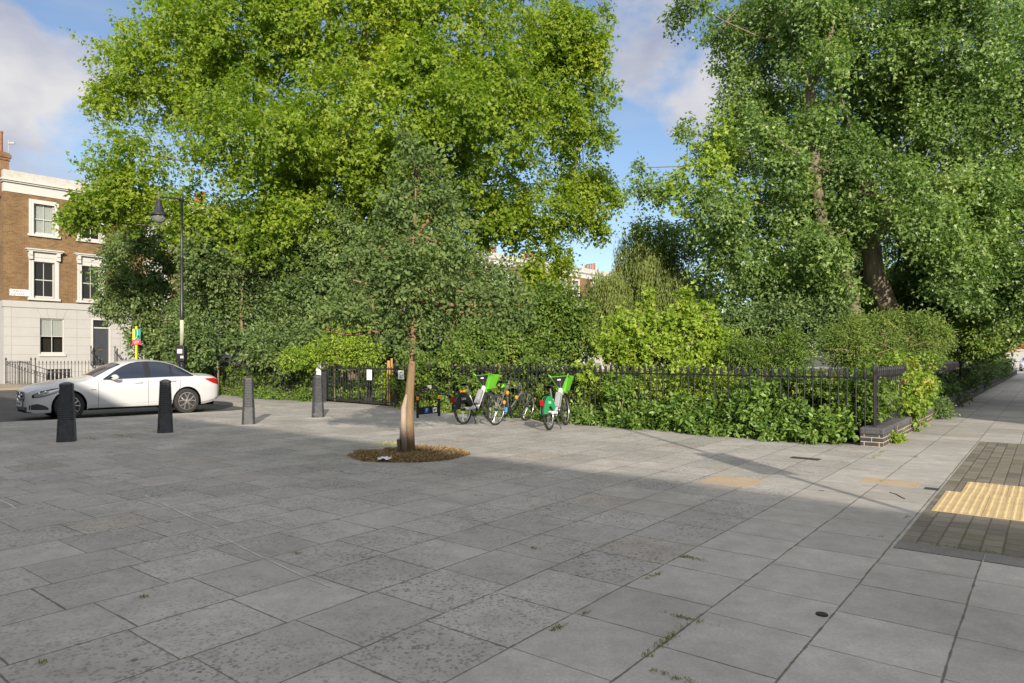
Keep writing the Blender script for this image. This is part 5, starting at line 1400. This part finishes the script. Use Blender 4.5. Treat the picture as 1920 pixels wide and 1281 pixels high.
b2 = A(1612, 669, 21.5); b2.z = 0
for path, r0, r1 in (([b2, A(1596, 545, 21.3), A(1560, 470, 21.3), A(1538, 410, 21), A(1530, 350, 20.6), A(1524, 250, 20.6), A(1518, 160, 20.6), A(1490, 100, 20.8), A(1470, 20, 21)], .25, .10),
                     ([A(1519, 165, 20.6), A(1545, 120, 20.5), A(1560, 50, 20.6)], .10, .06), ([A(1528, 330, 20.6), A(1470, 280, 20.6), A(1420, 235, 20.5)], .10, .05), ([A(1640, 470, 21.4), A(1600, 380, 21), A(1590, 290, 21.2)], .16, .08)):
    m.tube(path, [r0 + (r1 - r0) * i / (len(path) - 1) for i in range(len(path))], 10)
attach(m.build('trunk', BK_BROWN, mpl, smooth=True), mpl)

# --- the young oak in the pit
ok_b = pxblobs([(790, 590, 95, 55), (690, 575, 70, 50, -.2), (890, 565, 75, 50, .1), (620, 595, 45, 32), (950, 580, 40, 28), (770, 490, 95, 70, -.2), (850, 480, 65, 60), (700, 490, 60, 55, .2), (780, 395, 65, 65), (835, 400, 40, 50, .2), (725, 410, 40, 45, 0),
                (780, 320, 40, 45), (765, 270, 20, 30), (812, 300, 18, 26), (770, 640, 45, 22), (590, 610, 34, 18), (985, 590, 26, 16), (905, 510, 26, 24), (650, 530, 26, 24)], 10.6, 1.0, .1, 4)
ob = G(765, 851); ok_root = plant('young_oak', 'young oak street tree with grey-green leaves standing in a pit of dry grass', 'tree', ok_b, .072, 'oak', L_OAK, 31, ob,
      [ob, A(766, 790, 10.55), A(768, 735, 10.55), A(772, 690, 10.55), A(775, 640, 10.55), A(776, 560, 10.55), A(778, 440, 10.55), A(780, 330, 10.55)], BK_TAN, tr=.092, taper=.12, lump_n=3, lai=2.5, spray=.3, per=13, droop=.1, gap=-.15, gapf=2.4, inner=.85, rough=.45, ntw=230, twig=.0035, back=.8)
# scar of pale dead wood and a broken stub on the trunk
m = MB(); m.smooth = True
m.tube([A(757, 848, 10.45), A(756, 800, 10.44), A(757, 765, 10.45), A(762, 740, 10.5)], [.058, .05, .043, .018], 9); attach(m.build('dead_wood', bark('dead_wood', (.2, .13, .08), (.45, .39, .32), 6), ok_root, smooth=True), ok_root)
m = MB(); m.tube([A(749, 850, 10.4), A(747, 824, 10.4)], [.022, .026], 8); tag(m.build('tree_stake', bark('stake_wood', (.06, .05, .045), (.14, .12, .1), 10)), 'short grey broken stake left of the young oak trunk', 'stake')
# the pit: bare soil with a mat of dry grass
pc = G(768, 852); rs = np.random.RandomState(2); ring = []
for k in range(26):
    a = 2 * math.pi * k / 26; r = .86 * (1 + .1 * rs.normal()); ring.append((pc.x + r * 1.05 * math.cos(a), pc.y + r * .95 * math.sin(a)))
m = MB(); rows = []
for f, z in ((1.0, .002), (.85, .012), (.5, .03), (.1, .045)): rows.append([(pc.x + (x - pc.x) * f, pc.y + (y - pc.y) * f, z) for x, y in ring])
m.grid(rows, True); m.add(rows[-1], [tuple(range(26))]); tag(m.build('tree_pit', M_PIT, smooth=True), kind='structure')
n = 11000; a = rs.rand(n) * 6.28; r = np.sqrt(rs.rand(n)) * .88
P = np.stack([pc.x + r * np.cos(a) * 1.03, pc.y + r * np.sin(a) * .95, .003 + .04 * (1 - r)], 1)
P = P[lump(P, 4.2, 3) + rs.rand(n) * .9 > .25]
Dd = _unit(rs.normal(size=P.shape) * [1, 1, .3] + [0, 0, .22])
tag(leaf_mesh('dry_grass', P, Dd, rs.normal(size=P.shape) + [0, 0, .5], rs.uniform(.025, .075, len(P)), 'narrow', rs.rand(len(P)), L_DRY), 'mat of dry straw-coloured grass round the foot of the young oak', 'dry grass', kind='stuff')
g = G(735, 834); P = np.array(g) + rs.normal(size=(160, 3)) * [.13, .07, 0]; Dd = _unit(rs.normal(size=P.shape) * [1, 1, .3] + [0, 0, .6])
tag(leaf_mesh('yellow_tuft', P, Dd, rs.normal(size=P.shape) + [0, 0, .5], rs.uniform(.03, .08, len(P)), 'narrow', rs.rand(len(P)) * .5 + .5, leafmat('yellow_weed', [(0, (.3, .25, .08)), (1, (.45, .4, .15))])), 'small yellow tuft of withered weed on the sunlit paving left of the young oak', 'weed')

# --- small trees behind the left railing
T = plant
T('bushy_tree', 'dull green bushy tree at the left corner of the garden beside the terrace', 'tree', pxblobs([(270, 500, 70, 75), (240, 560, 50, 60), (310, 590, 60, 70), (215, 575, 28, 14, -.5), (290, 640, 50, 40), (330, 480, 45, 50), (275, 430, 35, 35)], 33.5, .9, .4, 5), .15, 'oval', L_DULL, 41, lai=4, spray=.5, per=14, gap=-.5, ntw=60, tr=.14)
bt = A(458, 669, 27.2); bt.z = 0
T('bushy_tree', 'dull green tree with a thin tan trunk behind the railing right of the street lamp', 'tree', pxblobs([(440, 500, 90, 65), (400, 560, 60, 60), (480, 570, 70, 60), (540, 500, 70, 60), (390, 490, 45, 45), (455, 450, 70, 40)], 28, .9, .3, 6), .14, 'oval', L_DULL, 42, base=bt, trunk=[bt, A(455, 640, 27.2), A(452, 585, 27.3), A(455, 520, 27.6)], bk=BK_TAN, lai=4, spray=.5, per=14, gap=-.5, ntw=60, tr=.08)
T('bushy_tree', 'dull green rounded tree directly left of the young oak crown, behind the gate', 'tree', pxblobs([(620, 500, 70, 70), (580, 560, 60, 60), (660, 570, 70, 55), (690, 480, 60, 60), (640, 430, 55, 45)], 26.5, .9, .3, 7), .14, 'oval', L_DULL, 43, lai=4, spray=.5, per=14, gap=-.45, ntw=60, tr=.1)
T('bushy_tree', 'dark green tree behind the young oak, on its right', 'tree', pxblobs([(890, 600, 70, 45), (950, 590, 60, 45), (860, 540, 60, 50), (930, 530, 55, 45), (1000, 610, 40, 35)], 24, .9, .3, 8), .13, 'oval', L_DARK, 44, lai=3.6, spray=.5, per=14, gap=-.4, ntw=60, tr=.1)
T('laurel_bush', 'dark broad-leaved bush under the trees behind the street lamp', 'shrub', pxblobs([(400, 640, 60, 36), (480, 640, 60, 34), (350, 645, 40, 30)], 27, 1, .3, 9), .15, 'oval', L_DARK, 45, lai=4, spray=.4, per=14, ntw=30, tr=.05, part='foliage')
T('laurel_bush', 'mid green bush low behind the railing, left of the gate', 'shrub', pxblobs([(560, 630, 60, 45), (520, 665, 60, 25), (600, 640, 50, 40)], 25.2, 1, .3, 10), .12, 'oval', L_DULL, 46, lai=4, spray=.4, per=14, ntw=30, tr=.05, part='foliage')
T('overhanging_bush', 'yellow-green bush spilling over the top of the iron gate', 'shrub', pxblobs([(600, 668, 46, 16), (650, 662, 60, 20), (560, 678, 40, 14), (690, 655, 40, 22), (640, 640, 60, 22)], 22.9, .8, .2, 11), .085, 'oval', L_BRIGHT, 47, lai=3.4, spray=.34, per=12, ntw=40, tr=.04, part='foliage', gap=-.5)
# --- shrubs behind the middle of the railing
T('garden_shrub', 'mixed green shrub behind the bicycles, left of the bright shrub', 'shrub', spiky(pxblobs([(960, 650, 70, 40), (1040, 625, 55, 50), (1010, 585, 40, 35), (1080, 650, 40, 36), (900, 660, 50, 30)], 20, .9, .3, 12), 22, 134, .18, .4), .1, 'oval', L_IVY, 48, lai=4, spray=.4, per=14, ntw=50, tr=.05, part='foliage', gap=-.5)
T('garden_shrub', 'bright yellow-green shrub with upright pointed shoots behind the railing centre', 'shrub', spiky(pxblobs([(1165, 640, 52, 40), (1230, 640, 48, 42), (1295, 632, 52, 46), (1345, 655, 42, 34), (1207, 585, 14, 22), (1285, 578, 17, 20), (1330, 605, 14, 16), (1250, 665, 120, 34), (1160, 600, 12, 18)], 16.6, .9, .2, 13), 20, 131, .1, .2), .105, 'lobed', L_BRIGHT, 49, lai=4.2, spray=.34, per=13, ntw=60, tr=.05, part='foliage', gap=-.5, rough=.3)
T('garden_shrub', 'soft green ferny shrub between the bright shrub and the olive shrub', 'shrub', spiky(pxblobs([(1440, 668, 50, 22), (1490, 664, 46, 24), (1400, 672, 36, 20)], 15.4, 1, .2, 14), 12, 133, .09, .16), .09, 'narrow', L_IVY, 50, lai=5, spray=.3, per=18, ntw=30, tr=.04, part='foliage')
T('garden_shrub', 'pale olive shrub with bare tan branches at the foot of the maple', 'shrub', spiky(pxblobs([(1590, 652, 55, 34), (1660, 640, 58, 36), (1725, 650, 44, 34), (1620, 670, 90, 20)], 17.5, .9, .25, 15), 30, 132, .13, .2), .085, 'narrow', L_OLIVE, 51, lai=5.5, spray=.34, per=20, ntw=90, tr=.05, twig=.008, bk=BK_TAN, part='foliage', gap=-.25, rough=.4)
olive = [o for o in COL.objects if o.get('label', '').startswith('pale olive')][0]
m = MB(); m.smooth = True
for pth in ([(1690, 662), (1660, 648), (1636, 636), (1618, 626)], [(1668, 655), (1648, 662), (1634, 682)], [(1545, 655), (1580, 655), (1612, 664), (1645, 684)], [(1700, 652), (1740, 640), (1770, 650)], [(1655, 652), (1662, 632), (1655, 618)], [(1470, 640), (1500, 655), (1530, 668)]):
    pts = [A(x, y, 16.75) for x, y in pth]; m.tube(pts, [.010 - .002 * i for i in range(len(pts))], 6)
attach(m.build('bare_branch', BK_TAN, olive, smooth=True), olive)
T('garden_shrub', 'yellowish green shrub behind the shaded railing on the right', 'shrub', pxblobs([(1790, 640, 42, 34), (1830, 628, 40, 36), (1760, 655, 30, 24)], 22.5, .9, .3, 16), .1, 'oval', L_IVY, 52, lai=4.2, spray=.36, per=14, ntw=30, tr=.05, part='foliage')
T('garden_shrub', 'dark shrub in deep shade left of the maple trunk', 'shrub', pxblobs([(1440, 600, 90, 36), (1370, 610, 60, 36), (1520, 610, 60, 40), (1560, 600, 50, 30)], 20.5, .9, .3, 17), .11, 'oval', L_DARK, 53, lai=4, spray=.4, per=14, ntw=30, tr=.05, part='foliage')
T('garden_shrub', 'green bush under the maple, right of its trunk', 'shrub', pxblobs([(1760, 585, 70, 40), (1710, 600, 40, 30)], 24.5, .9, .3, 18), .12, 'oval', L_DULL, 54, lai=4, spray=.4, per=14, ntw=30, tr=.06, part='foliage')
# --- willow
wb_ = A(1190, 669, 23.6); wb_.z = 0
T('willow_tree', 'olive weeping willow with thin hanging strands left of the maple', 'tree', pxblobs([(1180, 545, 70, 60), (1240, 530, 60, 65), (1140, 570, 45, 55), (1200, 470, 62, 36), (1262, 570, 40, 50), (1190, 610, 90, 40)], 23.4, .9, .3, 19), .115, 'narrow', L_WILLOW, 55, base=wb_, bk=BK_DARK, lai=5.5, up=.1, spray=.8, per=34, droop=.6, hang=.72, jit=.16, gap=-.5, ntw=120, tr=.2, twig=.008)
# --- trees across the garden and at the end of the path
far = (('tree on the far side of the garden, seen under the plane', [(420, 600, 110, 70), (560, 590, 110, 80), (480, 540, 100, 60)], 52), ('tree on the far side of the garden, in the gap behind the young oak', [(760, 600, 130, 70), (900, 610, 100, 60), (680, 610, 80, 60)], 50),
       ('tree on the far side of the garden, below the distant houses', [(1060, 600, 90, 34), (1130, 610, 70, 44), (1010, 605, 60, 36)], 46), ('tree on the far side of the garden, behind the maple', [(1400, 560, 130, 110), (1560, 540, 130, 130), (1300, 590, 80, 80)], 44), ('tree on the far side of the garden, behind the right-hand railing', [(1720, 540, 120, 130), (1850, 560, 80, 110)], 46))
for i, (lab, b_, Y) in enumerate(far): T('garden_tree', lab, 'tree', pxblobs(b_, Y, .8, .8, 60 + i), .3, 'oval', L_FAR, 60 + i, lai=3.2, spray=.9, per=14, ntw=20, tr=.2, group='trees across the garden')
cb = A(1878, 669, 45); cb.z = 0
T('path_tree', 'small tree with twin tan stems leaning over the end of the right-hand path', 'tree', pxblobs([(1875, 600, 34, 36), (1900, 570, 40, 40), (1860, 560, 40, 45), (1910, 625, 26, 14), (1930, 590, 40, 45), (1840, 610, 24, 30)], 44, .9, .5, 70), .2, 'oval', L_DULL, 71, base=cb, trunk=[cb, A(1880, 650, 45), A(1886, 630, 45), A(1896, 610, 45)], bk=BK_TAN, lai=3.6, spray=.6, per=14, ntw=40, tr=.16)

# --- climbing plants on the railings
def along(fn, s0, s1, n, off, z0, h, dep, seed, hv=.25):
    rs = np.random.RandomState(seed); out = []
    for k in range(n):
        s = s0 + (s1 - s0) * (k + .5) / n; p = fn(s, off); hh = h(s) if callable(h) else h; hh *= 1 + hv * (rs.rand() - .5)
        out.append((p.x, p.y, z0 + hh * .5, (s1 - s0) / n * .85, dep, hh * .55))
    return out
C = dict(lump_n=3, per=12, spray=.2, gap=-.5, inner=.7, back=.8, limbs=True, tr=.02, twig=.004, part='foliage', zmin=.03)
T('ivy', 'ivy and bramble massed behind the railing left of the gate', 'climber', along(FR, 17.2, 23.5, 9, .42, .05, lambda s: 1.45 + .25 * math.sin(s * 2), .34, 1), .1, 'lobed', L_IVY, 80, lai=4.5, ntw=50, **C)
T('ivy', 'ivy and bramble behind the railing at the tail of the white car', 'climber', along(FR, 23.5, 31, 9, .42, .05, lambda s: 1.4 + .25 * math.sin(s * 1.7), .36, 2), .11, 'lobed', L_IVY, 81, lai=4, ntw=50, **C)
T('ivy', 'dense leafy ivy behind the bicycle stand, right of the gate', 'climber', along(FR, 9.3, 12.8, 6, .32, .05, lambda s: 1.75 + .2 * math.sin(s * 3), .4, 3), .085, 'oval', L_IVY, 82, lai=4.5, ntw=60, **C)
T('bramble', 'tangled green bramble behind the bicycles', 'climber', along(FR, 6.2, 9.3, 5, .4, .05, lambda s: 1.4 + .2 * math.sin(s * 2.6), .36, 4), .085, 'lobed', L_IVY, 83, lai=4, ntw=60, **C)
T('bramble', 'leafy bramble behind the middle of the railing, under the bright shrub', 'climber', along(FR, 2.8, 6.2, 6, .42, .05, lambda s: 1.3 + .15 * math.sin(s * 2.2), .32, 5), .085, 'lobed', L_BRIGHT, 84, lai=3.6, ntw=60, **C)
T('bramble', 'dark leafy growth behind the railing next to the brick corner', 'climber', along(FR, .15, 2.8, 5, .45, .05, lambda s: 1.15, .3, 6), .085, 'lobed', L_IVY, 85, lai=4, ntw=50, **C)
C2 = dict(C, per=10, spray=.2)
T('creeper', 'large-leaved green creeper climbing out over the railing foot, tallest clump near the brick corner', 'climber', along(FR, .42, 3.3, 7, -.18, .0, lambda s: .62 + .45 * max(0, 1 - abs(s - 1.75) / .6) + .1 * math.sin(s * 4), .26, 7) + along(FR, .75, 3.2, 5, -.42, 0, .3, .24, 17), .1, 'oval', L_CREEP, 86, lai=4.2, ntw=30, **C2)
T('creeper', 'low green creeper sprawling over the paving edge below the middle of the railing', 'climber', along(FR, 3.3, 6.7, 7, -.15, .0, lambda s: .62 - .1 * (s - 3.3), .24, 8) + along(FR, 3.3, 6.2, 5, -.36, 0, .2, .2, 18) + along(FR, 4.7, 5.2, 1, -.06, .5, .75, .1, 19), .095, 'oval', L_CREEP, 87, lai=4, ntw=30, **C2)
T('edge_weeds', 'thin strip of low green weeds along the railing foot beside the right hire bicycle', 'weeds', along(FR, 6.4, 8.6, 5, -.14, .0, .16, .16, 9), .06, 'oval', L_CREEP, 88, lai=4, ntw=8, **C2)
T('edge_weeds', 'low weeds and dead leaves under the grey bicycle', 'weeds', along(FR, 8.6, 12.4, 6, -.12, .0, .2, .2, 10), .06, 'oval', L_VINE, 89, lai=2.6, ntw=8, **C2)
T('bramble', 'sunlit undergrowth seen through the bars of the gate', 'climber', along(FR, 12.6, 17.4, 7, 2.2, .0, lambda s: 1.1 + .3 * math.sin(s * 3), .6, 33), .09, 'oval', L_BRIGHT, 99, lai=4, ntw=30, **C)
T('edge_weeds', 'low weeds along the railing foot left of the gate', 'weeds', along(FR, 17, 27, 11, -.2, .0, .24, .22, 11), .075, 'oval', L_IVY, 90, lai=3, ntw=8, **C2)
T('vine', 'lime and orange tinted vine covering the railing on the brick plinth', 'climber', along(RR, 2.6, 5.9, 7, .03, .42, lambda s: .85 + .25 * math.sin(s * 2.3), .15, 12) + along(RR, 2.62, 2.86, 1, -.19, .05, .7, .05, 22), .075, 'lobed', L_VINE, 91, lai=3.6, ntw=60, **C)
T('ivy', 'green ivy filling the corner behind the brick plinth railing', 'climber', along(RR, .3, 6, 9, .45, .05, 1.2, .35, 13), .085, 'lobed', L_IVY, 92, lai=4, ntw=40, **C)
T('corner_weed', 'small pale bush at the end of the brick plinth by the iron pier', 'weeds', along(RR, 6.1, 6.9, 2, -.22, 0, .5, .2, 14), .06, 'oval', L_DULL, 93, lai=4, ntw=14, **C)
T('plinth_weed', 'small green weed sprouting on the path at the near end of the brick plinth', 'weeds', along(RR, .5, .8, 2, -.24, 0, .2, .09, 15), .06, 'oval', L_BRIGHT, 94, lai=4, ntw=10, **C)
C3 = dict(C, spray=.3, per=14)
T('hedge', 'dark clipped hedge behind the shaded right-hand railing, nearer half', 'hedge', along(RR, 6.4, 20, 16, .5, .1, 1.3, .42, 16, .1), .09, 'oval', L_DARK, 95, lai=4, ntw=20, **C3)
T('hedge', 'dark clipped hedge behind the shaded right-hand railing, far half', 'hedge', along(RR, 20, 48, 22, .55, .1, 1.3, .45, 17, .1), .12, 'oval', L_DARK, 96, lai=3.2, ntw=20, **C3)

# --- what closes the end of the right-hand path
ew = empty('garden_wall', A(1920, 669, 92), math.atan2(-N1.y, -N1.x) + math.pi, 'pale wall closing the far end of the right-hand path', 'wall')
ew.location.z = 0
m = MB(); m.box((-9, 0, 0), (14, .3, 2.3)); m.build('wall', M_STUCCO, ew); m = MB(); m.box((-9.1, -.1, 2.3), (14.1, .4, 2.5)); m.build('coping', M_PARAPET, ew)
T('autumn_hedge', 'orange-brown hedge showing above the pale wall at the end of the path', 'hedge', [(A(1905 + 14 * k, 648, 93.5).x, 93.5, 3.0, 1.4, .8, .8) for k in range(-2, 6)], .3, 'oval', leafmat('rust_leaves', [(0, (.25, .09, .03)), (1, (.4, .2, .07))]), 97, lai=3, spray=.5, per=12, ntw=10, tr=.05, part='foliage')
c2 = copy_tree(car); c2.name = 'parked_car'; c2['label'] = 'pale car parked far off at the end of the right-hand path'
c2.location = A(1931, 669, 70) - Vector((0, 0, EYE)); c2.rotation_euler.z = math.atan2(D1.y, D1.x)

# ground cover over the garden floor
rs = np.random.RandomState(12); n = 60000
a = rs.rand(n) ** .7 * 34; bb = .8 + rs.rand(n) ** 1.4 * 30
Pn = np.array([CORNER.x, CORNER.y, 0]) + np.outer(a, DF) + np.outer(bb, NF); Pn = Pn[(Pn - np.array([CORNER.x, CORNER.y, 0])) @ -np.array(N1) > .9]; n = len(Pn); Pn[:, 2] = .03 + .55 * rs.rand(n) ** 1.5 * (.6 + .4 * lump(Pn, .8, 5))
tag(leaf_mesh('ground_cover', Pn, rs.normal(size=(n, 3)) + [0, -.3, .2], rs.normal(size=(n, 3)) * .5 + [0, -.5, .5], rs.uniform(.08, .2, n), 'oval', rs.rand(n), L_IVY), 'low leafy ground cover over the garden floor', 'ground cover', kind='stuff')
